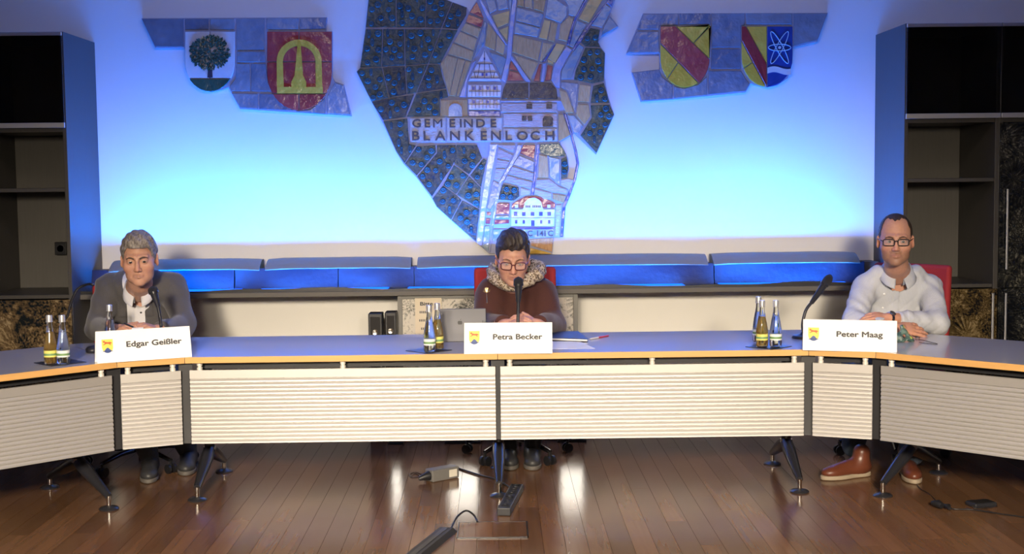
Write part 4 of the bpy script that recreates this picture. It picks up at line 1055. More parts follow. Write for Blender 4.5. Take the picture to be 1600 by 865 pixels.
# ---------------------------------------------------------------- the three people
A3 = lambda v: np.array(v, dtype=float)
def build_person(label, H, yaw, pitch, roll, s, g, neck_base, org):
    p = empty('person', org, 0, label, 'person')
    Rm = rotm(yaw, pitch, roll); Hn = A3(H)
    nb = Rm.T @ (A3(neck_base)-Hn)/s
    g['neck'] = (tuple((A3((0,.03,-.09))*.5+nb*.5)), tuple(nb))
    lo = np.minimum(A3((-.105,-.135,-.13)), nb-.08); hi = np.maximum(A3((.105,.13,.135)), nb+.08)
    v, f = surf(head_parts(g), lo, hi, .0024)
    col = head_colors(v, g)
    vw = (Rm @ (v*s).T).T+Hn
    return p, Rm, (vw, f, col)
def finish_body(p, head, extra, g, org):
    parts = [(head[0], head[1])]+extra; cols = [head[2]]
    for v, f in extra: cols.append(np.repeat(A3(g['skin'])[None]*A3((1.0,.97,.95)), len(v), 0))
    return np_mesh('body', parts, M_SKIN, p, org, colors=np.concatenate(cols))
def hair_mesh(p, fn, Rm, H, s, m, org, lo=(-.12,-.13,-.09), hi=(.12,.14,.17), h=.0026, name='hair'):
    v, f = surf(fn, lo, hi, h); return np_mesh(name, [((Rm @ (v*s).T).T+A3(H), f)], m, p, org)
def nz3(P, k, ph=0): return np.sin(P[...,0]*k+ph+1.3*np.sin(P[...,2]*k*.6+ph))*np.sin(P[...,1]*k*.8+1.7*ph+1.1*np.sin(P[...,0]*k*.5))
def legs(p, hipc, half, knees, ankles, m, org, r=(.085,.066,.048)):
    def f(P):
        d = ell(P, A3(hipc)+A3((0,0,.06)), (.175,.13,.12))
        for sx, kn, an in zip((-1,1), knees, ankles):
            hp = A3(hipc)+A3((sx*half,-.02,.0)); d = smin(d, chain(P, [hp, kn, an], r, .03), .04)
        return d+wr(P, .0022, 30, 25, 55)
    pts = np.array([A3(hipc)]+[A3(k) for k in knees]+[A3(a) for a in ankles])
    return np_mesh('trousers', [surf(f, pts.min(0)-.22, pts.max(0)+.22, .0095)], m, p, org)
M_SKINW = None
# ======== grey haired man on the left
H1 = at(217.5, 403.5, 6.70); nb1 = at(217, 450, 6.92); org1 = Vector((-1.92, 7.1, 0))
g1 = dict(skin=(.56,.30,.20), wide=1.0, jaw=1.05, eye=.0046, frown=-.005, lip=.8, lipc=.35, lipcol=(.42,.2,.15))
s1_ = 1.10
P1, R1_, hd1 = build_person('grey haired man in dark grey jacket and open white shirt seated on the left', H1, math.radians(9), math.radians(7), math.radians(-2), s1_, g1, nb1, org1)
shL, shR = at(171, 449, 6.99), at(270, 447, 6.99)
elL, elR = at(152, 512, 6.83), at(287, 508, 6.83)
wrL, wrR = at(184, 515, 6.50), at(250, 516, 6.52)
chest1 = A3(at(219, 480, 7.05)); belly1 = A3(at(219, 540, 7.07)); pel1 = A3((-1.915, 7.14, .53))
def torso1(P, o=0):
    d = ell(P, chest1, (.180+o,.118+o,.19+o))
    d = smin(d, ell(P, belly1, (.170+o,.135+o,.20+o)), .08)
    d = smin(d, cap(P, A3(shL)+A3((.03,.01,.0)), A3(shR)+A3((-.03,.01,.0)), .062+o), .06)
    d = smin(d, cap(P, A3(nb1)+A3((-.09,.02,-.005)), A3(nb1)+A3((.09,.02,-.005)), .036+o), .06)
    return d
def arms1(P, o=0):
    a = chain(P, [shL, elL, wrL], (.068+o,.052+o,.038+o), .03); b = chain(P, [shR, elR, wrR], (.068+o,.052+o,.038+o), .03)
    return np.minimum(a, b)
def jacket1(P):
    d = smin(torso1(P, .014), arms1(P, .008), .035)
    d = d + wr(P, .0028, 26, 20, 48)+wr(P, .0018, 55, 40, 20, 2)
    zc = P[...,2]; x0 = chest1[0]+.010
    open_w = .047+np.clip((zc-.955)/.10, 0, 1)*.022
    front = P[...,1]-(chest1[1]-.01)
    hole = np.maximum(np.abs(P[...,0]-x0)-open_w, front)
    inner = smin(torso1(P, .004), arms1(P, -.012), .03)
    lap = np.maximum(np.abs(np.abs(P[...,0]-x0)-open_w-.022)-.021, np.maximum(front, .84-zc))
    d = np.minimum(d, np.maximum(np.maximum(d-.0055, lap), .0))if False else smin(d, smax(d-.006, lap, .006), .003)
    d = smax(d, -hole, .004)
    nk = cap(P, A3(nb1)-A3((0,0,.06)), A3(H1), .066, .07); d = smax(d, -nk, .006)
    # sleeves end at the wrists
    for w_, e_ in ((wrL, elL), (wrR, elR)):
        ax = (A3(w_)-A3(e_)); ax /= np.linalg.norm(ax); t = (P-A3(w_)) @ ax
        near = np.linalg.norm(P-A3(w_), axis=-1)-.075
        d = np.maximum(d, -np.maximum(.0-t-.012+.0, near)*1.0) if False else np.where(near < 0, np.maximum(d, t+.004), d)
    return np.maximum(d, .47-zc)
M_JACK = mat('grey_tweed', (.082,.076,.078), .85, noise=.25, nscale=260, bump=.25, bscale=300, sheen=.2)
M_SHIRT1 = mat('white_shirt', (.70,.69,.72), .8, noise=.03, bump=.15, bscale=40)
lo1 = A3((-2.35, 6.40, .44)); hi1 = A3((-1.50, 7.30, 1.17))
np_mesh('jacket', [surf(jacket1, lo1, hi1, .0062)], M_JACK, P1, org1)
def shirt1(P):
    d = torso1(P, .004)+wr(P, .0018, 40, 10, 26); nk = cap(P, A3(nb1)-A3((0,0,.05)), A3(H1), .058, .06)
    d = smax(d, -nk, .006)
    vee = np.maximum(np.abs(P[...,0]-(chest1[0]+.012))-np.clip((P[...,2]-(nb1.z-.012))*.55, 0, .05), P[...,1]-(nb1.y)); d = np.maximum(d, -np.where(P[...,2] > nb1.z-.012, vee, 1))
    plk = np.maximum(np.abs(P[...,0]-(chest1[0]+.012))-.013, P[...,1]-chest1[1]); d = np.minimum(d, np.maximum(d-.003, plk))
    return np.maximum(d, .5-P[...,2])
sh1 = np_mesh('shirt', [surf(shirt1, A3((-2.16,6.80,.48)), A3((-1.68,7.25,1.13)), .006)], M_SHIRT1, P1, org1)
M_BTN = mat('dark_button', (.03,.028,.03), .4)
for py in (455, 466.5, 488):
    q = at(220.5 if py > 470 else 221, py, chest1[1]-.118)
    for it in range(60):
        if shirt1(np.array([[list(q)]], np.float32))[0,0] < .0015: break
        q = q+Vector((0,.003,0))
    MB().lathe([(.0055,0),(.0055,.0025),(.002,.0035)], q-org1+Vector((0,-.001,0)), 12, Matrix.Rotation(PI/2,3,'X')).build('button', M_BTN, sh1, 40)
collar(P1, 'shirt_collar', Vector(nb1)+Vector((.004,-.0,-.022)), rotm(math.radians(6), math.radians(14)), M_SHIRT1, org1, r0=.066, r1=.086, hgt=.060, gap=.26, tip=.035)
# hands holding a pen and a slip of paper
hL = hand_caps(wrL, at(207,506,6.44)-wrL, (.2,-.35,.9), -1, (.55,.6,.65,.7), .06, (.75,.55,-.1), .98)
hR = hand_caps(wrR, at(226,508,6.47)-wrR, (-.2,-.35,.9), 1, (.5,.55,.6,.65), .06, (.75,.55,-.15), .98)
ex = [hand_mesh(hL, (wrL-(wrL-elL).normalized()*.05, wrL, .03, .026)), hand_mesh(hR, (wrR-(wrR-elR).normalized()*.05, wrR, .03, .026))]
def core1(P): return smin(torso1(P, -.012), arms1(P, -.022), .03)
ex.append(surf(core1, lo1, hi1, .016))
finish_body(P1, hd1, ex, g1, org1)
eyes(P1, H1, R1_, s1_, (.10,-1,-.12), org1)
M_HAIR1 = hair_mat('grey_hair', (.12,.10,.085), (.34,.30,.26), (1,.35,.5), 150)
brow(P1, H1, R1_, s1_, org1, mat('shadowed_brow', (.10,.065,.045), .8), .0046, -.002)  # eyebrows thickened and darkened to carry the brow shadow as well
def hair1(P):
    d = ell(P, (0,.020,.036), (.0835,.104,.097)); d = smin(d, ell(P, (.012,-.035,.083), (.058,.055,.042)), .035)
    sw = .0020*np.sin(P[...,0]*150+P[...,1]*60+P[...,2]*90)+.0014*np.sin(P[...,1]*210-P[...,0]*80)
    d = d+sw
    z = P[...,2]; y = P[...,1]; ax = np.abs(P[...,0])
    line = np.where(y < -.02, .068-(ax/.075)**2*.050+np.clip(-(P[...,0])*.10, -.006,.006), 0)
    hl = .062-np.clip((ax-.046)/.03, 0, 1)*.050                      # forehead hairline, then temples
    lower = np.where(y < .0, hl-np.clip((y+.045)/.05, 0, 1)*(hl+.045)*(ax > .05), -.06)
    lower = np.where((y < -.012) & (ax > .060), -.012, lower)
    return np.maximum(d, (lower-z)*.8)
hair_mesh(P1, hair1, R1_, H1, s1_, M_HAIR1, org1)
kn = [(-2.02,6.72,.50),(-1.80,6.74,.50)]; an = [(-1.87,6.84,.10),(-1.71,7.00,.10)]
legs(P1, pel1, .095, kn, an, mat('dark_trousers', (.03,.03,.036), .85), org1)
M_SNEAK = mat('dark_shoe_leather', (.03,.03,.032), .5); M_SOLE = mat('shoe_sole', (.10,.09,.08), .7)
shoe(P1, (-1.88,6.90), (.22,-1), M_SNEAK, M_SOLE, org1); shoe(P1, (-1.71,7.07), (.15,-1), M_SNEAK, M_SOLE, org1)

# ======== woman in the middle
H2 = at(801, 403, 6.86); nb2 = at(801, 452, 7.02); org2 = Vector((.08, 7.15, 0))
g2 = dict(skin=(.60,.32,.225), wide=.97, jaw=.98, eye=.0030, frown=-.001, lip=.9, lipc=.65, lipcol=(.42,.16,.13))
s2_ = 1.12
P2, R2_, hd2 = build_person('woman with short dark hair, red glasses, leopard scarf and brown jumper in the middle', H2, math.radians(1), math.radians(15), math.radians(1.5), s2_, g2, nb2, org2)
shL, shR = at(768, 461, 7.06), at(845, 460, 7.06); elL, elR = at(757, 508, 6.93), at(864, 508, 6.93); wrL, wrR = at(790, 506, 6.56), at(840, 506, 6.56)
chest2 = A3(at(806, 488, 7.08)); belly2 = A3(at(806, 550, 7.12)); pel2 = A3((.10,7.22,.53))
def torso2(P, o=0):
    d = ell(P, chest2, (.170+o,.115+o,.17+o)); d = smin(d, ell(P, belly2, (.165+o,.13+o,.2+o)), .08)
    d = smin(d, cap(P, A3(shL)+A3((.03,.0,.0)), A3(shR)+A3((-.03,.0,.0)), .058+o), .06)
    return smin(d, cap(P, A3(nb2)+A3((-.06,.02,-.02)), A3(nb2)+A3((.06,.02,-.02)), .035+o), .06)
def arms2(P, o=0):
    return np.minimum(chain(P, [shL, elL, wrL], (.066+o,.056+o,.034+o), .03), chain(P, [shR, elR, wrR], (.066+o,.056+o,.034+o), .03))
def jumper2(P):
    d = smin(torso2(P, .014), arms2(P, .014), .09); d = smin(d, cap(P, A3(nb2)-A3((0,.0,.05)), A3(nb2)+A3((0,-.008,-.002)), .082, .076), .04)
    d = d+wr(P, .003, 22, 18, 30)+wr(P, .002, 48, 30, 16, 1)
    d = smax(d, -cap(P, A3(nb2)+A3((0,.01,.035)), A3(H2), .060, .07), .008)
    for w_, e_ in ((wrL, elL), (wrR, elR)):
        ax = (A3(w_)-A3(e_)); ax /= np.linalg.norm(ax); t = (P-A3(w_)) @ ax; near = np.linalg.norm(P-A3(w_), axis=-1)-.075
        d = np.where(near < 0, np.maximum(d, t+.03), d)
    return np.maximum(d, .47-P[...,2])
M_JUMP = mat('brown_knit', (.066,.021,.016), .9, noise=.18, nscale=180, bump=.2, bscale=220, sheen=.15)
lo2 = A3((-.25,6.46,.44)); hi2 = A3((.47,7.34,1.12))
np_mesh('jumper', [surf(jumper2, lo2, hi2, .0062)], M_JUMP, P2, org2)
hL = hand_caps(wrL, at(815,499,6.50)-wrL, (.1,-.5,.85), -1, (.35,.4,.45,.5), .05, (.8,.5,.1), .92)
hR = hand_caps(wrR, at(818,497,6.53)-wrR, (-.1,-.4,.9), 1, (.35,.4,.45,.5), .05, (.8,.5,.1), .92)
ex = [hand_mesh(hL, (wrL-(wrL-elL).normalized()*.08, wrL, .03, .025)), hand_mesh(hR, (wrR-(wrR-elR).normalized()*.08, wrR, .03, .025))]
ex.append(surf(lambda P: smin(torso2(P, -.012), arms2(P, -.018), .03), lo2, hi2, .016))
finish_body(P2, hd2, ex, g2, org2)
eyes(P2, H2, R2_, s2_, (0,-1,-.5), org2)
M_HAIR2 = hair_mat('dark_hair', (.018,.013,.012), (.075,.058,.05), (1,1,.35), 130)
brow(P2, H2, R2_, s2_, org2, mat('brown_brow', (.16,.09,.06), .8), .0026, .001, arch=.006)
def hair2(P):
    d = ell(P, (0,.022,.038), (.0815,.103,.096)); d = smin(d, ell(P, (.0,-.022,.098), (.066,.072,.048)), .03); d = smin(d, ell(P, (.004,-.045,.108), (.045,.042,.036)), .02)
    d = d+.0034*np.sin(P[...,0]*120+3*np.sin(P[...,2]*40)+P[...,1]*50)*np.clip((P[...,2]-.03)/.05,0,1)+.0016*np.sin(P[...,0]*260+P[...,1]*150)
    z = P[...,2]; y = P[...,1]; ax = np.abs(P[...,0])
    hl = .064-np.clip((ax-.050)/.022, 0, 1)*.045+.004*np.sin(P[...,0]*170)
    lower = np.where(y < -.005, hl, np.where(y < .03, -.028, -.065)); lower = np.where((y < -.005) & (ax > .064), -.02, lower)
    return np.maximum(d, (lower-z)*.8)
hair_mesh(P2, hair2, R2_, H2, s2_, M_HAIR2, org2)
M_FRED = mat('dark_red_frame', (.10,.018,.02), .3, coat=.4)
spectacles(P2, H2, R2_, s2_, org2, M_FRED, w=.050, h=.036, round_=.72, z0=-.006, thick=.0024)
# leopard scarf
def leopard():
    m, N, L, b = new_mat('leopard_print'); tc = N.new('ShaderNodeTexCoord')
    nz = N.new('ShaderNodeTexNoise'); nz.inputs['Scale'].default_value = 40; L.new(tc.outputs['Object'], nz.inputs['Vector'])
    ml = N.new('ShaderNodeVectorMath'); ml.operation = 'MULTIPLY_ADD'; ml.inputs[1].default_value = (.02,.02,.02); L.new(nz.outputs['Color'], ml.inputs[0]); L.new(tc.outputs['Object'], ml.inputs[2])
    vo = N.new('ShaderNodeTexVoronoi'); vo.inputs['Scale'].default_value = 84; L.new(ml.outputs[0], vo.inputs['Vector'])
    r = ramp(N, [(.0,(.50,.36,.22)),(.22,(.48,.34,.2)),(.28,(.06,.035,.025)),(.44,(.06,.04,.03)),(.52,(.50,.41,.30)),(1,(.56,.47,.36))]); L.new(vo.outputs['Distance'], r.inputs[0]); L.new(r.outputs[0], b.inputs['Base Color']); b.inputs['Roughness'].default_value = .7
    return m
scp = [at(804,443,6.875), at(778,436,6.905), at(768,425,6.98), at(776,416,7.07), at(803,412,7.12), at(836,414,7.07), at(846,420,6.98), at(830,432,6.905)]
cl = bez(scp+[scp[0]], 48)[:-1]
def scarf(P):
    d = None; pts = [A3(c) for c in cl]
    for i in range(len(pts)):
        x = cap(P, pts[i]+A3((0,0,.006)), pts[(i+1)%len(pts)]+A3((0,0,.006)), .026); y_ = cap(P, pts[i]*1+A3((0,-.004,-.016)), pts[(i+1)%len(pts)]+A3((0,-.004,-.016)), .029)
        q = np.minimum(x, y_); d = q if d is None else np.minimum(d, q)
    return d+wr(P, .004, 60, 40, 70)+wr(P, .0025, 110, 60, 90, 1)
pts_ = np.array([A3(c) for c in cl]); np_mesh('scarf', [surf(scarf, pts_.min(0)-.06, pts_.max(0)+.06, .0055)], leopard(), P2, org2)
# brooch: faded golden patch with a pendant, printed on / pinned to the jumper
M_GOLD = mat('gold', (.75,.55,.25), .3, metal=1)
def onto(fn, q, step=.003):
    q = Vector(q)
    for it in range(140):
        if fn(np.array([[list(q)]], np.float32))[0,0] < .002: break
        q = q+Vector((0,step,0))
    return q
b1_ = onto(jumper2, at(760, 460, 6.8)); b2_ = onto(jumper2, at(761, 475, 6.8))
br = MB()
for k in range(9):
    a = PI*k/8; br.tube([b1_-org2+Vector((0,-.003,-.004)), b1_-org2+Vector((.020*math.cos(a),-.003,.004+.020*math.sin(a)))], [.003,.0016], 6)
br.tube([b1_-org2+Vector((0,-.004,-.004)), b2_-org2+Vector((0,-.004,0))], .0016, 6); br.lathe([(.001,-.006),(.005,0),(.001,.006)], b2_-org2+Vector((0,-.005,-.004)), 10)
br.build('brooch', M_GOLD, P2, 50)
kn = [(.02,6.80,.50),(.19,6.80,.50)]; an = [(.06,6.98,.10),(.19,6.97,.10)]
legs(P2, pel2, .085, kn, an, mat('black_trousers', (.02,.02,.024), .85), org2, (.08,.06,.042))
shoe(P2, (.05,7.06), (.05,-1), M_SNEAK, M_SOLE, org2, .25); shoe(P2, (.185,7.05), (-.02,-1), M_SNEAK, M_SOLE, org2, .25)

# ======== man in the pale shirt on the right
H3 = at(1399, 374, 6.70); nb3 = at(1402, 424, 6.90); org3 = Vector((2.10, 7.1, 0))
g3 = dict(skin=(.58,.30,.20), wide=1.0, jaw=1.06, eye=.0050, frown=-.002, lip=.95, lipc=.5, lipcol=(.45,.18,.15), stubble=.55)
s3_ = 1.09
P3_, R3_, hd3 = build_person('man with receding short hair, glasses and pale blue shirt with folded arms on the right', H3, math.radians(-15), math.radians(3), math.radians(0), s3_, g3, nb3, org3)
shL, shR = at(1351, 450, 6.95), at(1452, 449, 6.95); elL, elR = at(1334, 503, 6.76), at(1464, 505, 6.74)
wrA, wrB = at(1402, 513, 6.50), at(1390, 497, 6.62)
chest3 = A3(at(1402, 478, 7.02)); belly3 = A3(at(1402, 545, 7.06)); pel3 = A3((2.10,7.15,.53))
def torso3(P, o=0):
    d = ell(P, chest3, (.185+o,.120+o,.19+o)); d = smin(d, ell(P, belly3, (.165+o,.125+o,.2+o)), .08)
    d = smin(d, cap(P, A3(shL)+A3((.03,.0,.0)), A3(shR)+A3((-.03,.0,.0)), .060+o), .06)
    return smin(d, cap(P, A3(nb3)+A3((-.10,.02,-.016)), A3(nb3)+A3((.10,.02,-.016)), .042+o), .06)
cuffA = A3(elL)*.30+A3(wrA)*.70; cuffB = A3(elR)*.16+A3(wrB)*.84
def armA(P, o=0): return chain(P, [shL, elL, wrA], (.061+o,.050+o,.034+o), .03)
def armB(P, o=0): return chain(P, [shR, elR, wrB], (.061+o,.050+o,.032+o), .03)
def shirt3(P):
    a, b = armA(P, .010), armB(P, .010)
    for (cf, el), nm in (((cuffA, elL), 0), ((cuffB, elR), 1)):
        ax = (A3(wrA if nm == 0 else wrB)-A3(el)); ax /= np.linalg.norm(ax); t = (P-cf) @ ax
        sid = (P-A3(el)) @ ax
        if nm == 0: a = np.where(sid > .03, np.maximum(a, t), a)
        else: b = np.where(sid > .03, np.maximum(b, t), b)
    d = smin(torso3(P, .008), smin(a, b, .006), .03)
    d = d+wr(P, .0016, 30, 22, 42)+wr(P, .0020, 70, 45, 30, 1.5)+.0026*(1-np.abs(np.sin(P[...,0]*38-P[...,2]*52+2*np.sin(P[...,1]*14+P[...,2]*11))))**3
    d = smax(d, -cap(P, A3(nb3)-A3((0,0,.05)), A3(H3), .060, .062), .006)
    cx = nb3.x-.006
    vee = np.maximum(np.abs(P[...,0]-cx)-np.clip((P[...,2]-(nb3.z-.030))*.7, 0, .055), P[...,1]-nb3.y); d = np.maximum(d, -np.where(P[...,2] > nb3.z-.030, vee, 1))
    plk = np.maximum(np.abs(P[...,0]-cx+.004)-.015, np.maximum(P[...,1]-chest3[1], .80-P[...,2])); d = np.minimum(d, np.maximum(d-.0035, plk))
    return np.maximum(d, .47-P[...,2])
def striped():
    m, N, L, b = new_mat('pale_blue_stripe'); tc = N.new('ShaderNodeTexCoord'); mp = N.new('ShaderNodeMapping'); L.new(tc.outputs['Object'], mp.inputs['Vector'])
    wv_ = N.new('ShaderNodeTexWave'); wv_.inputs['Scale'].default_value = 75; wv_.inputs['Distortion'].default_value = 1.5; wv_.inputs['Detail'].default_value = 1; wv_.inputs['Detail Scale'].default_value = .3; L.new(mp.outputs[0], wv_.inputs['Vector'])
    r = ramp(N, [(.35,(.50,.52,.57)),(.65,(.57,.585,.63))]); L.new(wv_.outputs['Color'], r.inputs[0]); L.new(r.outputs[0], b.inputs['Base Color']); b.inputs['Roughness'].default_value = .8
    n2 = N.new('ShaderNodeTexNoise'); n2.inputs['Scale'].default_value = 14; n2.inputs['Detail'].default_value = 3; L.new(mp.outputs[0], n2.inputs['Vector'])
    bp = N.new('ShaderNodeBump'); bp.inputs['Strength'].default_value = .3; bp.inputs['Distance'].default_value = .02; L.new(n2.outputs[0], bp.inputs['Height']); L.new(bp.outputs[0], b.inputs['Normal'])
    return m
M_SH3 = striped()
lo3 = A3((1.70,6.40,.44)); hi3 = A3((2.50,7.28,1.19))
sh3 = np_mesh('shirt', [surf(shirt3, lo3, hi3, .0062)], M_SH3, P3_, org3)
collar(P3_, 'shirt_collar', Vector(nb3)+Vector((-.004,0,-.020)), rotm(math.radians(-4), math.radians(12)), M_SH3, org3, r0=.067, r1=.092, hgt=.055, gap=.30, tip=.035, flare=1.08)
for py in (450, 464, 487):
    q = onto(shirt3, at(1398.5, py, 6.7)); MB().lathe([(.0055,0),(.0055,.0025),(.002,.0035)], q-org3, 12, Matrix.Rotation(PI/2,3,'X')).build('button', mat('pearl_button', (.75,.74,.72), .25), sh3, 40)
hA = hand_caps(wrA, at(1440,514,6.53)-wrA, (-.1,-.75,.65), 1, (.12,.15,.18,.22), .16, (.75,.62,.0), 1.04)
hB = hand_caps(wrB, at(1350,494,6.60)-wrB, (.0,-.55,.8), -1, (.28,.3,.35,.4), .10, (.8,.5,-.2), 1.0)
ex = [hand_mesh(hA, (cuffA-(A3(wrA)-A3(elL))*.12, wrA, .038, .027)), hand_mesh(hB, (cuffB-(A3(wrB)-A3(elR))*.12, wrB, .036, .027))]
ex.append(surf(lambda P: smin(torso3(P, -.014), np.minimum(armA(P, -.016), armB(P, -.016)), .03), lo3, hi3, .016))
finish_body(P3_, hd3, ex, g3, org3)
eyes(P3_, H3, R3_, s3_, (.18,-1,.0), org3)
M_HAIR3 = hair_mat('short_brown_hair', (.022,.014,.010), (.075,.048,.034), (1,1,1), 260)
brow(P3_, H3, R3_, s3_, org3, mat('brown_brow_r', (.12,.065,.04), .8), .0040, -.001)
def hair3(P):
    d = ell(P, (0,.020,.033), (.0785,.0985,.0905))+.0012*nz3(P, 420)
    z = P[...,2]; y = P[...,1]; ax = np.abs(P[...,0])
    # receding: corners bald, a thin tuft in the middle
    hl = .104-.010*np.exp(-(ax/.02)**2)-np.clip(ax-.045,0,1)*2.6+.003*np.sin(P[...,0]*300)
    lower = np.where(y < -.012, np.where(ax > .066, .005, hl), np.where(y < .028, -.024, -.065))
    return np.maximum(d, (lower-z)*.8)
hair_mesh(P3_, hair3, R3_, H3, s3_, M_HAIR3, org3)
spectacles(P3_, H3, R3_, s3_, org3, mat('black_frame', (.012,.01,.01), .3), w=.050, h=.030, round_=.45, z0=-.004, thick=.0024)
# wrist watch
ax_ = (wrB-elR).normalized(); wc = Vector(wrB)+ax_*.0
RW = ax_.to_track_quat('Z','Y').to_matrix()
wt = MB().lathe([(.030,-.008),(.0325,-.008),(.0325,.008),(.030,.008)], wc-org3, 24, RW).build('watch', M_CHROME, P3_, 40)
up_ = Vector((.05,-.55,.83)); up_ = (up_-ax_*up_.dot(ax_)).normalized()
MB().lathe([(.017,0),(.018,.004),(.017,.008),(.012,.009)], wc-org3+up_*.029, 24, up_.to_track_quat('Z','Y').to_matrix()).build('watch_case', M_CHROME, wt, 40)
MB().lathe([(.0135,0),(.0135,.001)], wc-org3+up_*.0381, 24, up_.to_track_quat('Z','Y').to_matrix()).build('watch_dial', mat('watch_dial', (.08,.08,.09), .2), wt)
kn = [(1.95,6.78,.50),(2.17,6.66,.50)]; an = [(1.90,6.80,.11),(2.14,6.58,.11)]
legs(P3_, pel3, .095, kn, an, mat('blue_jeans', (.06,.085,.12), .85, noise=.2, nscale=120), org3, (.085,.066,.062))
M_BRSHOE = mat('brown_leather', (.11,.032,.016), .35, noise=.2); M_SOLE2 = mat('tan_sole', (.30,.24,.17), .6)
s3a = at_z(1358, 742, 0); s3b = at_z(1300, 748, 0)
shoe(P3_, (s3a.x, s3a.y), (s3b-s3a), M_BRSHOE, M_SOLE2, org3, .28); shoe(P3_, (2.13,6.66), (-.12,-1), M_BRSHOE, M_SOLE2, org3, .28)
# ================================================================ chairs
M_RED = mat('red_upholstery', (.32,.022,.026), .8, noise=.1, nscale=200, bump=.1, bscale=300)
M_BASE = mat('polished_base', (.09,.09,.10), .22, metal=.8)
def make_chair():
    c = empty('swivel_chair', (0,0,0))
    def rb(lo, hi, nm, m, bev, bend=0, tilt=0):
        mb = MB(); nx = 10; (a,b,z0),(d,e,z1) = lo, hi
        V = []; Fs = []
        for i in range(nx+1):
            x = a+(d-a)*i/nx; of = -bend*(2*i/nx-1)**2
            for yy, zz in ((b,z0),(e,z0),(e,z1),(b,z1)): V.append((x, yy+of+(zz-z0)*tilt, zz))
        for i in range(nx):
            for j in range(4): Fs.append((i*4+j, i*4+(j+1)%4, (i+1)*4+(j+1)%4, (i+1)*4+j))
        Fs += [(3,2,1,0), tuple(nx*4+j for j in range(4))]
        o = mesh_obj(nm, V, [f[::-1] for f in Fs], m, c); md = o.modifiers.new('b', 'BEVEL'); md.width = bev; md.segments = 3; md.limit_method = 'ANGLE'; md.angle_limit = .9
        o.data.shade_smooth(); o.data.set_sharp_from_angle(angle=.6); return o
    rb((-.235,-.24,.395), (.235,.22,.465), 'seat', M_RED, .025)
    rb((-.235,.20,.53), (.235,.25,1.05), 'backrest', M_RED, .02, .03, .06)
    MB().tube(bez([(0,.05,.385),(0,.20,.39),(0,.262,.46),(0,.275,.75)], 18), .018, 10, squash=1).build('back_support', M_BASE, c, 50)
    MB().tube([(0,0,.10),(0,0,.395)], [.028]*2, 16).build('column', M_BASE, c, 50)
    for k in range(5):
        a = 2*PI*k/5+.3; d = Vector((math.cos(a), math.sin(a), 0))
        ar = MB().tube([Vector((0,0,.105))+d*.02, Vector((0,0,.10))+d*.16, Vector((0,0,.075))+d*.30], [.024,.019,.014], 10, squash=.8).build('base_arm', M_BASE, c, 50)
        s = Vector((-d.y, d.x, 0)); w = MB()
        for sg in (-1, 1):
            p = d*.30+Vector((0,0,.027)); w.tube([p+s*sg*.010, p+s*sg*.024], .027, 14)
        w.tube([d*.30+Vector((0,0,.03)), d*.30+Vector((0,0,.075))], .008, 8)
        w.build('caster', M_BLACK, ar, 40)
    return c
ch0 = make_chair(); gc = 'red swivel chairs behind the table'
ch0.location = (.105, 7.17, 0); tag(ch0, 'red upholstered swivel chair the woman in the middle sits on', 'chair', gc)
ch1 = copy_tree(ch0); ch1.location = (2.20, 7.13, 0); ch1.rotation_euler.z = -.80; ch1['label'] = 'red upholstered swivel chair the man in the pale shirt sits on'
ch2 = copy_tree(ch0); ch2.location = (-1.985, 7.06, 0); ch2.rotation_euler.z = .22; ch2.scale = (1,1,.945); ch2['label'] = 'red upholstered swivel chair the grey haired man sits on'

# ================================================================ name plates
M_CARD = mat('white_card', (.86,.86,.84), .6, noise=.01); M_INK = mat('grey_ink', (.055,.055,.06), .6)
M_CY = mat('crest_yellow', (.85,.62,.10), .5); M_CB = mat('crest_blue', (.05,.09,.28), .5); M_CR = mat('crest_red', (.50,.10,.03), .5)
def text_mesh(name, txt, h, m, parent, x, y, z, M4, width=None, bold=.012):
    c = bpy.data.curves.new(name, 'FONT'); c.body = txt; c.size = 1; c.resolution_u = 4; c.extrude = .004; c.align_x = 'CENTER'; c.align_y = 'CENTER'
    o = bpy.data.objects.new(name, c); COL.objects.link(o); dg = bpy.context.evaluated_depsgraph_get(); me = bpy.data.meshes.new_from_object(o.evaluated_get(dg)); bpy.data.objects.remove(o)
    xs = [v.co.x for v in me.vertices]; ys = [v.co.y for v in me.vertices]; w0 = max(xs)-min(xs); mx = (max(xs)+min(xs))/2
    sx = width/w0; sy = h
    for v in me.vertices:
        a, b, cc = v.co; v.co = M4 @ Vector((x+(a-mx)*sx, y-cc*.1, z+b*sy))
    bm = bmesh.new(); dv = M4.to_3x3() @ Vector((1,0,0)); du = M4.to_3x3() @ Vector((0,0,1)); dn = M4.to_3x3() @ Vector((0,-1,0))
    for k, (ox, oz) in enumerate(((0,0),(1,0),(-1,0),(0,1),(0,-1))):
        m2 = me.copy(); m2.transform(Matrix.Translation(dv*ox*h*.045+du*oz*h*.035-dn*.00002*k)); bm.from_mesh(m2); bpy.data.meshes.remove(m2)
    bm.to_mesh(me); bm.free()
    me.materials.clear(); me.materials.append(m); q = bpy.data.objects.new(name, me); COL.objects.link(q); q.parent = parent; return q
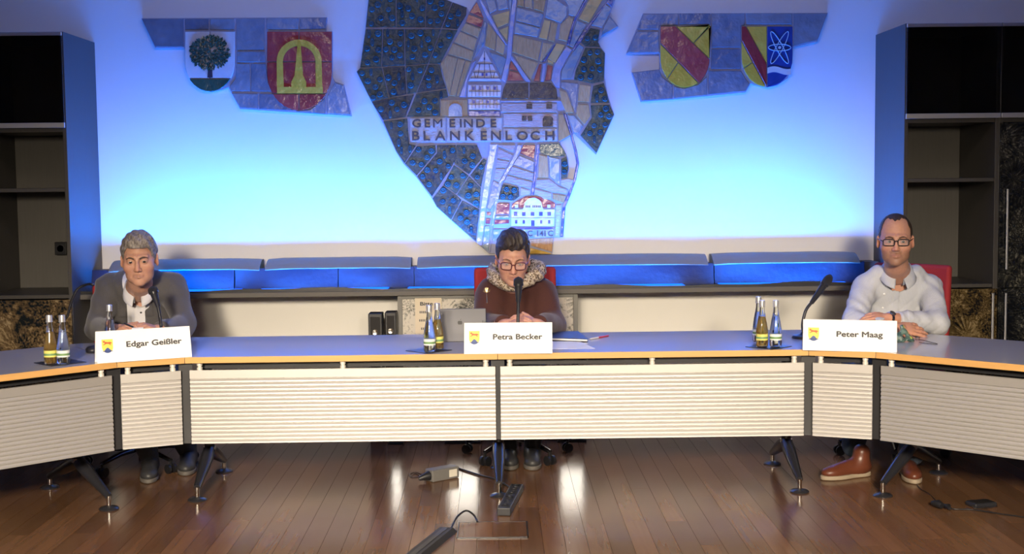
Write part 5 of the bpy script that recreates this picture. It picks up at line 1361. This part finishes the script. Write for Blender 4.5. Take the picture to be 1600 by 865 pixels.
def name_plate(txt, pl, pr, label, wtxt, Wd):
    a, b = at_z(*pl, TZ), at_z(*pr, TZ); c = (a+b)/2; ang = math.atan2((b-a).y, (b-a).x)
    n = empty('name_plate', (c.x, c.y, TZ+.0006), ang, label, 'name plate', 'name plates on the table')
    hh = .1485; lean = math.radians(14); t = .0012
    def face(sg):
        y0 = 0 if sg > 0 else 2*hh*math.sin(lean); return y0
    M4 = Matrix.Rotation(-lean, 4, 'X')          # front face: local (x, 0, z) leaning to the back
    MB().box((-Wd/2,0,0), (Wd/2,t,hh), M4).build('front_face', M_CARD, n)
    Mb = Matrix.Translation((0, 2*hh*math.sin(lean)+.0015, 0)) @ Matrix.Rotation(lean, 4, 'X')
    MB().box((-Wd/2,-t,0), (Wd/2,0,hh-.0004), Mb).build('back_face', M_CARD, n)
    text_mesh('lettering', txt, .036, M_INK, n, .045*Wd/.42, -.0004, hh*.535, M4, wtxt)
    # crest
    cx, cz, w, h = -Wd*.385, hh*.52, .050, .064
    sh = [(cx-w/2,cz+h/2),(cx+w/2,cz+h/2)]+[(cx+w/2*math.cos(t_), cz-h*.05-h*.45*math.sin(t_)) for t_ in [PI*k/14 for k in range(15)]]
    cr = MB().prism(sh, -.0006, -.0001); cr.v = [M4 @ v for v in cr.v]; cr = cr.build('crest', M_CY, n)
    wave = []
    for k in range(13):
        u = -1+2*k/12; wave.append((cx+w/2*.985*u, cz-h*.20+.010*math.cos(u*PI*1.05)*(1 if abs(u) < .5 else .8)-.004))
    low = [(cx+w/2*math.cos(t_)*.99, cz-h*.05-h*.45*math.sin(t_)) for t_ in [PI*k/14 for k in range(15)] if cz-h*.05-h*.45*math.sin(t_) < cz-h*.26]
    mb = MB().prism(wave+low, -.0011, -.0006); mb.v = [M4 @ v for v in mb.v]; mb.build('crest_wave', M_CB, cr)
    an_ = [(-.018,.0075),(-.020,.013),(-.013,.0165),(-.010,.011),(.002,.0085),(.012,.0095),(.019,.0065),(.021,.001),(.017,.003),(.013,-.001),(.018,-.006),(.013,-.0055),(.008,.0),(-.003,.0015),(-.010,-.001),(-.017,-.0055),(-.019,-.003),(-.012,.0025),(-.012,.007)]
    mb = MB().prism([(cx+x, cz+.010+z) for x, z in an_], -.0011, -.0006); mb.v = [M4 @ v for v in mb.v]; mb.build('crest_animal', M_CR, cr)
    return n
name_plate('Edgar Geißler', (152.5,568), (300,557.5), 'white folded card name plate in front of the grey haired man on the left', .253, .432)
name_plate('Petra Becker', (725.5,553), (863,552), 'white folded card name plate in front of the woman in the middle', .232, .418)
name_plate('Peter Maag', (1254,547), (1401.5,550.5), 'white folded card name plate in front of the man in the pale shirt', .208, .428)
# ================================================================ bottles, coasters, glasses
M_BG = mat('bottle_glass', (.93,.96,.95), .03, trans=1, ior=1.3, noise=0)
M_AMB = mat('apple_drink', (.80,.52,.12), .05, trans=.75, ior=1.33, noise=0); M_WAT = mat('water', (.90,.95,.97), .02, trans=1, ior=1.25, noise=0)
M_CAPS = mat('silver_cap', (.72,.72,.74), .3, metal=.7); M_LW = mat('white_label', (.78,.80,.76), .5, noise=.1, nscale=90); M_LYG = mat('yellow_label', (.72,.66,.16), .5, noise=.25, nscale=70); M_LGR = mat('green_label_print', (.16,.30,.12), .5)
def bottle(px, py, amber, label, h=.228, far=None):
    p = at_z(px, py, TZ) if far is None else Vector(far)
    b = empty('bottle', (p.x, p.y, TZ+.003), random.uniform(0,6), label, 'bottle', 'small drink bottles on the table')
    r = .0288; prof_ = [(.6,0),(.93,.004),(1,.012),(1,.075),(.97,.085),(.80,.118),(.58,.150),(.44,.176),(.40,.195),(.43,.199),(.43,.206)]
    g = MB().lathe([(q*r, z*h/.228) for q, z in prof_], seg=20).build('glass', M_BG, b, 45)
    lq = [(.5,.006),(.86,.008),(.92,.014),(.92,.075),(.89,.086),(.72,.118),(.50,.150),(.0001,.151)]
    MB().lathe([(q*r, z*h/.228) for q, z in lq], seg=18).build('drink', M_AMB if amber else M_WAT, b, 45)
    MB().lathe([(.0005,.228*h/.228),(.0135,.226*h/.228),(.0142,.222*h/.228),(.0142,.199*h/.228),(.0155,.198*h/.228),(.0155,.195*h/.228)][::-1], seg=20).build('cap', M_CAPS, b, 40)
    lb = MB().lathe([(r*1.006,.036),(r*1.012,.036),(r*1.012,.066),(r*1.006,.066)], seg=20).build('label_band', M_LYG if amber else M_LW, b, 40)
    MB().lathe([(r*1.013,.043),(r*1.018,.043),(r*1.018,.053),(r*1.013,.053)], seg=20).build('label_print', M_LGR, lb, 40)
    return b
M_COAST = mat('dark_coaster', (.018,.02,.035), .35)
def coaster(px0, px1, py, label, rz=.78):
    a, b = at_z(px0, py, TZ), at_z(px1, py, TZ); w = (b-a).length/1.414; c = (a+b)/2
    o = MB().box((-w/2,-w/2,0),(w/2,w/2,.0025)).build('coaster', M_COAST, None, bevel=.0008); o.location = (c.x, c.y, TZ+.0004); o.rotation_euler = (0,0,rz)
    tag(o, label, 'coaster', 'dark coasters under the bottles')
coaster(54, 134, 566.5, 'dark square coaster under the bottles at the left wing')
coaster(634, 706, 547.5, 'dark square coaster under the bottles left of the middle name plate')
coaster(1164, 1238, 541.5, 'dark square coaster under the three bottles on the right')
bottle(79.5, 570, True, 'amber drink bottle with yellow label at the far left of the table')
bottle(99.5, 570, False, 'clear water bottle standing beside the amber bottle at the far left')
bottle(173, 545, False, 'clear water bottle behind the left name plate, in front of the grey haired man', far=(at_z(173,548,TZ)))
bottle(671.5, 551, False, 'clear water bottle with white label left of the middle name plate')
bottle(684, 547, True, 'amber drink bottle behind the water bottle left of the middle name plate')
bottle(1185, 535, False, 'clear water bottle at the back of the three on the right')
bottle(1190.5, 543, True, 'amber drink bottle, middle of the three on the right')
bottle(1212, 543, False, 'clear water bottle nearest the right microphone')
g_ = at_z(1222, 533, TZ)
def glass(p, label, h=.10, r=.032):
    o = MB().lathe([(.0005,0),(r*.86,0),(r*.9,.003),(r,h),(r*.94,h),(r*.84,.008),(.0005,.006)], seg=24).build('drinking_glass', M_BG, None, 45); o.location = (p[0], p[1], TZ+.0005)
    return tag(o, label, 'glass', 'drinking glasses')
p_ = at_z(764, 536, TZ); glass(p_, 'drinking glass behind the middle name plate beside the tablet', .115)
# ================================================================ microphones
M_MIC = mat('mic_black', (.02,.02,.026), .38); M_GRILL = mat('mic_grill', (.05,.05,.055), .5, metal=.6, bump=.8, bscale=600)
def microphone(base, stem, tip, label, r=.024, blen=.10, base_r=.06):
    base = Vector(base); tip = Vector(tip); org = Vector((base.x, base.y, TZ))
    m = empty('microphone', org, 0, label, 'microphone', 'table microphones')
    MB().lathe([(base_r,0),(base_r,.006),(base_r*.9,.014),(.022,.020),(.012,.032)], (0,0,.0004), 24).build('mic_base', M_MIC, m, 40)
    pts = bez([org+Vector((0,0,.02))]+[Vector(s) for s in stem], 20); MB().tube([p-org for p in pts], .0078, 10).build('stem', M_MIC, m, 50)
    e = Vector(stem[-1]); d = (tip-e).normalized(); L = (tip-e).length
    MB().tube([e-org-d*.012, e-org+d*.02, e-org+d*(L*.42), e-org+d*(L*.62)], [.011,r*.62,r*.72,r*.82], 16).build('mic_body', M_MIC, m, 50)
    hp = [e+d*(L*(.60+.40*k/8)) for k in range(9)]; rr = [r*.86,r*.98,r*1.0,r*1.0,r*1.0,r*.97,r*.86,r*.62,r*.12]
    hd = MB().tube([p-org for p in hp], rr, 18).build('mic_head', M_GRILL, m, 60)
    MB().tube([hp[1]-org-d*.004, hp[1]-org+d*.006], r*1.03, 18).build('mic_ring', M_BLACKM, hd, 50)
microphone(at_z(252, 538, TZ), [at(252,515,6.36), at(250,495,6.36), at(246,475,6.36)], at(237,447,6.36), 'black gooseneck microphone in front of the grey haired man')
microphone(at_z(809, 537, TZ), [at(809,515,6.34), at(809.5,490,6.34), at(810,468,6.34)], at(810,432,6.34), 'black gooseneck microphone in front of the woman')
microphone(at_z(1256, 528, TZ), [at(1254,507,6.45), at(1259,485,6.45), at(1270,470,6.44)], at(1299,429,6.40), 'black microphone leaning to the right beside the right name plate', .022)
# ================================================================ small things on the table
o = MB().lathe([(.028,0),(.033,.004),(.034,.016),(.026,.026),(.010,.030),(.0005,.031)], seg=22).build('desk_button_unit', M_MIC, None, 50); p_ = at_z(147, 550, TZ); o.location = (p_.x, p_.y, TZ+.0005); o.scale = (1.15,1.5,1.1)
tag(o, 'small rounded black device on the table left of the left name plate', 'device')
# tablet leaning back on a stand flap
ta, tb = at_z(687, 533.5, TZ), at_z(738, 534, TZ); c = (ta+tb)/2; Wt = .245
M_TAB = mat('grey_tablet', (.10,.10,.11), .35, metal=.5, noise=.02)
tb_ = empty('tablet', ((ta.x+ta.x+Wt*.96)/2, c.y, TZ+.0006), .03, 'grey tablet computer standing on the table left of the woman', 'tablet')
Mt = Matrix.Rotation(math.radians(-16), 4, 'X')
MB().box((-Wt/2,0,0),(Wt/2,.007,.172), Mt).build('tablet_back', M_TAB, tb_, bevel=.003)
MB().box((-Wt/2+.004,.0071,.004),(Wt/2-.004,.0078,.168), Mt).build('screen', M_BLACK, tb_)
lg = MB()
for k, (dx, rx, rz) in enumerate(((-.0045,.0075,.010),(.0045,.0075,.010))):
    lg.prism([(dx-.012+rx*math.cos(t_), .098+rz*math.sin(t_)) for t_ in [2*PI*j/16 for j in range(16)]], -.0006-.0003*k, .0002)
lg.prism([(-.012,.110),(-.008,.117),(-.005,.118),(-.008,.112)], -.0006, .0002); lg.v = [Mt @ v for v in lg.v]; lg.build('logo', M_BLACK, tb_)
MB().box((-.05,0,.0),(.05,.003,.12), Matrix.Translation((0,.118,0)) @ Matrix.Rotation(math.radians(30), 4, 'X')).build('stand_flap', M_BLACK, tb_)
# notebook, sheet, pen
def flat_sheet(name, pts, z0, z1, m, label, cat):
    P_ = [at_z(px, py, z1) for px, py in pts]; c = sum(P_, Vector())/4
    o = MB().slab([(p.x-c.x, p.y-c.y) for p in P_], 0, z1-z0).build(name, m); o.location = (c.x, c.y, z0); return tag(o, label, cat)
flat_sheet('paper_sheet', [(846,545),(930,544),(905,532.5),(846,533.5)], TZ+.0004, TZ+.001, M_CARD, 'white sheet of paper lying on the table right of the middle name plate', 'paper')
nb = [at_z(px, py, TZ+.012) for px, py in ((846,528),(919,530.5),(903,518),(846,519))]; c = sum(nb, Vector())/4
nbk = empty('notebook', (c.x, c.y, TZ+.0005), 0, 'dark covered notebook lying beside the woman with pages showing', 'notebook')
poly = [(p.x-c.x, p.y-c.y) for p in nb]; pin = [(x*.97, y*.95) for x, y in poly]
MB().slab(poly, .0012, .0035).build('cover', M_BLACK, nbk); MB().slab(pin, .0035, .013).build('pages', M_CARD, nbk); MB().slab(poly, .013, .0155).build('cover', mat('blue_cover', (.03,.04,.09), .4), nbk)
pa_, pb_ = at_z(921, 529.5, TZ+.005), at_z(951, 524, TZ+.005); d = pb_-pa_
pn_ = empty('ballpoint_pen', ((pa_+pb_)/2).to_tuple()[:2]+(TZ+.0005,), 0, 'red and white ballpoint pen lying right of the notebook', 'pen'); oo = Vector(pn_.location)
MB().tube([pa_-oo, pa_+d*.08-oo, pa_+d*.45-oo], [.0012,.0042,.0046], 10).build('barrel', mat('pen_white', (.6,.58,.58), .4), pn_, 50)
MB().tube([pa_+d*.45-oo, pa_+d*.96-oo, pb_-oo], [.0048,.0048,.003], 10).build('grip', mat('pen_red', (.5,.03,.03), .35), pn_, 50)
# pen and slip of paper in the left man's hands
pa_, pb_ = at(194,505,6.42), at(209,511,6.40); pn_ = empty('pen', pa_, 0, 'dark pen held in the hand of the grey haired man', 'pen')
MB().tube([Vector((0,0,0)), (pb_-pa_)*.9, pb_-pa_], [.0045,.0045,.001], 10).build('barrel', M_BLACKM, pn_, 50)
q = [at(206,512,6.40), at(224,511,6.42), at(224,514.5,6.40), at(206,515.5,6.38)]; c = sum(q, Vector())/4
o = mesh_obj('paper_slip', [p-c for p in q]+[p-c-Vector((0,0,.001)) for p in q], [(0,1,2,3),(7,6,5,4),(0,4,5,1),(1,5,6,2),(2,6,7,3),(3,7,4,0)], M_CARD); o.location = c; tag(o, 'small slip of white paper held between the hands of the grey haired man', 'paper')
# face mask, crumpled
mk = at_z(1414, 534, TZ)
def mask_mat():
    m, N, L, b = new_mat('mask_print'); tc = N.new('ShaderNodeTexCoord'); vo = N.new('ShaderNodeTexVoronoi'); vo.inputs['Scale'].default_value = 55; L.new(tc.outputs['Object'], vo.inputs['Vector'])
    sp = N.new('ShaderNodeSeparateColor'); L.new(vo.outputs['Color'], sp.inputs[0])
    r = ramp(N, [(0,(.05,.10,.09)),(.3,(.12,.19,.16)),(.55,(.22,.27,.24)),(.75,(.07,.12,.11)),(.9,(.42,.45,.08))], 'CONSTANT'); L.new(sp.outputs[0], r.inputs[0]); L.new(r.outputs[0], b.inputs['Base Color']); b.inputs['Roughness'].default_value = .8; return m
mo = Vector((mk.x, mk.y, TZ))
def maskf(P):
    q = P-A3(mo)
    d = cap(q, (-.045,0,.012), (.048,.01,.010), .010, .008); d = smin(d, cap(q, (-.03,.0,.018), (-.008,.012,.075), .020, .008), .02); d = smin(d, cap(q, (.03,.01,.01), (.0,.012,.06), .014, .008), .02)
    return np.maximum(d+.004*np.sin(q[...,0]*130+q[...,2]*90)+.003*np.sin(q[...,0]*70-q[...,2]*160), .0008-q[...,2])
mke = empty('face_mask', mo, 0, 'crumpled green and yellow patterned cloth face mask lying by the right name plate', 'face mask')
np_mesh('cloth', [surf(maskf, A3(mo)-A3((.09,.06,.01)), A3(mo)+A3((.09,.07,.11)), .004)], mask_mat(), mke, mo)
for pts in ([(1430,530),(1442,531),(1456,534.5),(1465,537),(1450,536.5),(1436,534)], [(1430,527),(1438,519),(1436,530)]):
    MB().tube([at_z(px, py, TZ+.003)-mo for px, py in bez([(a_, b_, 0) for a_, b_ in pts], 24) for _ in (0,)] if False else [at_z(v.x, v.y, TZ+.003)-mo for v in bez([(a_, b_, 0) for a_, b_ in pts], 24)], .0014, 6).build('ear_loop', M_BLACK, mke, 60)
# ================================================================ behind the table
def thingbox(name, a, b, m, label, cat, bev=.004):
    c = ((a[0]+b[0])/2, (a[1]+b[1])/2, a[2]); o = MB().box([a[i]-c[i] for i in range(3)], [b[i]-c[i] for i in range(3)]).build(name, m, None, bevel=bev); o.location = c; return tag(o, label, cat)
def tower(px0, px1, py, Y, label):
    a, b = at(px0, py, Y), at(px1, py, Y); w = b.x-a.x; h = a.z
    t = empty('loudspeaker', ((a.x+b.x)/2, Y+.06, .0005), 0, label, 'loudspeaker', 'slim black loudspeakers by the low cabinet')
    MB().box((-w/2,-.06,0),(w/2,.06,h)).build('housing', M_BLACK, t, bevel=.005)
    MB().box((-w/2+.012,-.066,.05),(w/2-.012,-.0605,h-.02)).build('grille', mat('speaker_cloth', (.03,.028,.026), .9, bump=.4, bscale=400), t, bevel=.002)
    MB().lathe([(.018,0),(.016,.004),(.006,.002)], (0,-.066,h-.11), 18, Matrix.Rotation(PI/2,3,'X')).build('tweeter', M_CHROME, t, 50)
tower(575, 597, 490, 7.62, 'slim black loudspeaker box standing left of the low cabinet')
tower(601, 619, 488, 7.66, 'narrower black loudspeaker standing next to the low cabinet frame')
# notice leaning at the low cabinet
q0, q1 = at(648, 466, 7.76), at(689.5, 465, 7.76); qb = at(648, 521, 7.76); Wn = q1.x-q0.x
nt = empty('notice_sheet', ((q0.x+q1.x)/2, 7.772, qb.z), 0, 'cream notice sheet fixed to the printed front of the low cabinet', 'notice')
Hn_ = q0.z-qb.z
MB().box((-Wn/2,-.002,0),(Wn/2,0.006,Hn_)).build('sheet', mat('cream_paper', (.66,.58,.44), .7), nt)
M_ID = Matrix.Identity(4)
text_mesh('notice_lettering', 'Bitte', .030, M_INK, nt, -.01, -.0025, Hn_-.035, M_ID, .075)
bars = MB()
for z, w, x in ((Hn_-.085,.045,-.03),(Hn_-.135,.055,-.028),(Hn_-.185,.03,-.03)):
    k = 0; xx = x-w/2
    while xx < x+w/2: bars.box((xx,-.0026,z-.007),(xx+.006,-.0021,z+.007)); xx += .010
bars.build('notice_print', M_INK, nt)
# cable arch at the far left
cb = [at(100,512,7.25), at(106,492,7.25), at(112,470,7.25), at(121,452,7.25), at(133,445,7.25), at(144,444,7.22)]
c0 = Vector((cb[0].x, cb[0].y, .0)); o = MB().tube([p-c0 for p in bez([Vector((cb[0].x-.02, 7.28, .006)), Vector((cb[0].x-.01,7.27,.35))]+cb+[at(150,450,7.25)], 50)], .0075, 8).build('arched_cable', M_BLACKM, None, 60); o.location = c0
tag(o, 'dark cable arching up behind the table left of the grey haired man', 'cable')
# ================================================================ things on the floor
def floor_tube(pts, r, z=None): return [at_z(v.x, v.y, 0)+Vector((0,0,(r if z is None else z)+v.z)) for v in bez([(a_, b_, (c_[0] if c_ else 0)) for a_, b_, *c_ in pts], 40)]
ad = at_z(691, 748, 0); pw = empty('power_adapter', (ad.x, ad.y, .0005), math.radians(38), 'grey power adapter brick with pale sticker lying on the floor under the table', 'power adapter')
M_GREY = mat('grey_plastic', (.13,.125,.12), .5)
MB().box((-.085,-.035,0),(.085,.035,.062)).build('brick', M_GREY, pw, bevel=.006); MB().box((.02,-.0362,.012),(.07,-.0352,.05)).build('sticker', mat('pale_sticker', (.55,.52,.45), .6), pw)
MB().tube([Vector((-.085,0,.03)), Vector((-.105,0,.03)), Vector((-.14,.01,.02))], [.026,.020,.010], 10).build('plug', M_BLACK, pw, 50)
def cable(pts, r, label, name='cable'):
    P_ = floor_tube(pts, r); c = Vector((P_[0].x, P_[0].y, 0)); o = MB().tube([p-c for p in P_], r, 8).build(name, M_BLACK, None, 60); o.location = c; return tag(o, label, 'cable', 'cables on the floor')
cable([(712,731),(730,737),(752,744),(772,749),(788,757),(800,765)], .005, 'black cable from the power adapter to the power strip under the table')
cable([(662,742),(650,738),(640,741),(644,746),(656,744),(648,740),(641,745)], .0025, 'thin coiled wire left of the power adapter')
# power strip
s0, s1 = at_z(808, 767, 0), at_z(787, 806, 0); c = (s0+s1)/2; d = s1-s0; ang = math.atan2(d.y, d.x); L = d.length
ps = empty('power_strip', (c.x, c.y, .0005), ang, 'long dark power strip lying on the floor in front of the centre table leg', 'power strip')
MB().box((-L/2,-.032,0),(L/2,.032,.038)).build('housing', mat('dark_grey_plastic', (.03,.03,.034), .45), ps, bevel=.005)
for k in range(6): MB().lathe([(.019,0),(.019,.003),(.015,.003),(.014,.0005)], (-L/2+.05+k*(L-.10)/5, 0, .038), 16).build('outlet', M_BLACKM, ps, 40)
# cable bridge running to the front
s0, s1 = at_z(700, 829, 0), at_z(640, 878, 0); d = (s1-s0); L = d.length+.6; d = d.normalized(); ang = math.atan2(d.y, d.x); c = s0
cbr = empty('cable_bridge', (c.x, c.y, .0005), ang, 'black cable bridge strip running out of the picture at the bottom', 'cable bridge')
mb = MB(); vs = []; 
for x in (0, .02, L): vs.append([Vector((x,y,z)) for y, z in ((-.045,0),(-.030,.022 if x else .008),(.030,.022 if x else .008),(.045,0))])
mb.ring_tube([r_[::-1] for r_ in vs]); mb.build('strip', mat('black_rubber', (.02,.02,.021), .55), cbr)
MB().box((.03,-.012,.0222),(L-.02,.012,.0236)).build('ridge', M_BLACK, cbr)
cable([(704,828),(714,816,.02),(728,809,.03),(740,812,.02),(746,818,.006)], .0045, 'short black cable looping from the cable bridge to the floor hatch')
# right: wires and small adapter
cable([(1428,745),(1436,762),(1452,772),(1466,786),(1474,792)], .0022, 'thin wire running down from the right wing to the plug bundle')
cable([(1474,792),(1490,796),(1520,797),(1560,803),(1610,810)], .0035, 'black cable leading from the plug bundle out of the picture on the right')
pb = at_z(1472, 796, 0); pg = empty('plug_bundle', (pb.x, pb.y, .0005), 0, 'small bundle of black plugs lying on the floor under the right wing', 'plug')
MB().tube([Vector((-.03,.05,.02)), Vector((-.01,.02,.022)), Vector((0,0,.018))], [.010,.020,.014], 10).build('plug_body', M_BLACK, pg, 50)
MB().tube([Vector((.012,.03,.012)), Vector((.03,.0,.014)), Vector((.028,-.02,.010))], [.008,.014,.008], 10).build('plug_body', M_BLACK, pg, 50)
da = at_z(1533, 790, 0); dv = empty('handset', (da.x, da.y, .0005), .25, 'small black flat handset lying on the floor at the right', 'device')
MB().box((-.06,-.04,0),(.06,.04,.022)).build('case', M_BLACKM, dv, bevel=.007); MB().box((-.05,-.032,.0222),(.05,.032,.0232)).build('face_plate', M_BLACK, dv)
MB().tube([Vector((-.06,-.02,.006)),Vector((-.07,-.05,.005)),Vector((-.02,-.065,.005)),Vector((.05,-.05,.005)),Vector((.065,-.01,.006))], .0028, 6).build('rim_cable', M_CHROME, dv, 60)

# glowing panels added unseen behind the table to put bright reflections on the parquet
mlit, N_, L_, b0 = new_mat('added_glow'); b0.inputs['Base Color'].default_value = (.8,.78,.72,1); b0.inputs['Emission Color'].default_value = (1,.93,.80,1); b0.inputs['Emission Strength'].default_value = 5.0
for px, w, lab in ((719, .17, 'added glowing panel behind the table, for the floor reflection just left of the centre leg'), (892, .13, 'added glowing panel behind the table, for the floor reflection right of the centre leg'), (614, .05, 'slim added glowing panel behind the table, for the floor reflection left of the power adapter')):
    x = (px-776)/F*7.55; lp = empty('added_glow_panel', (x, 7.56, .0005), 0, lab, 'added glow panel', 'added glowing panels behind the table')
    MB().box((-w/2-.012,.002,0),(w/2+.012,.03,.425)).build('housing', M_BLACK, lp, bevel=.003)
    MB().box((-w/2,-.001,.17),(w/2,.0019,.41)).build('glow_face', mlit, lp)
    MB().box((-w/2-.02,-.03,0),(w/2+.02,.05,.012)).build('foot', M_BLACK, lp)
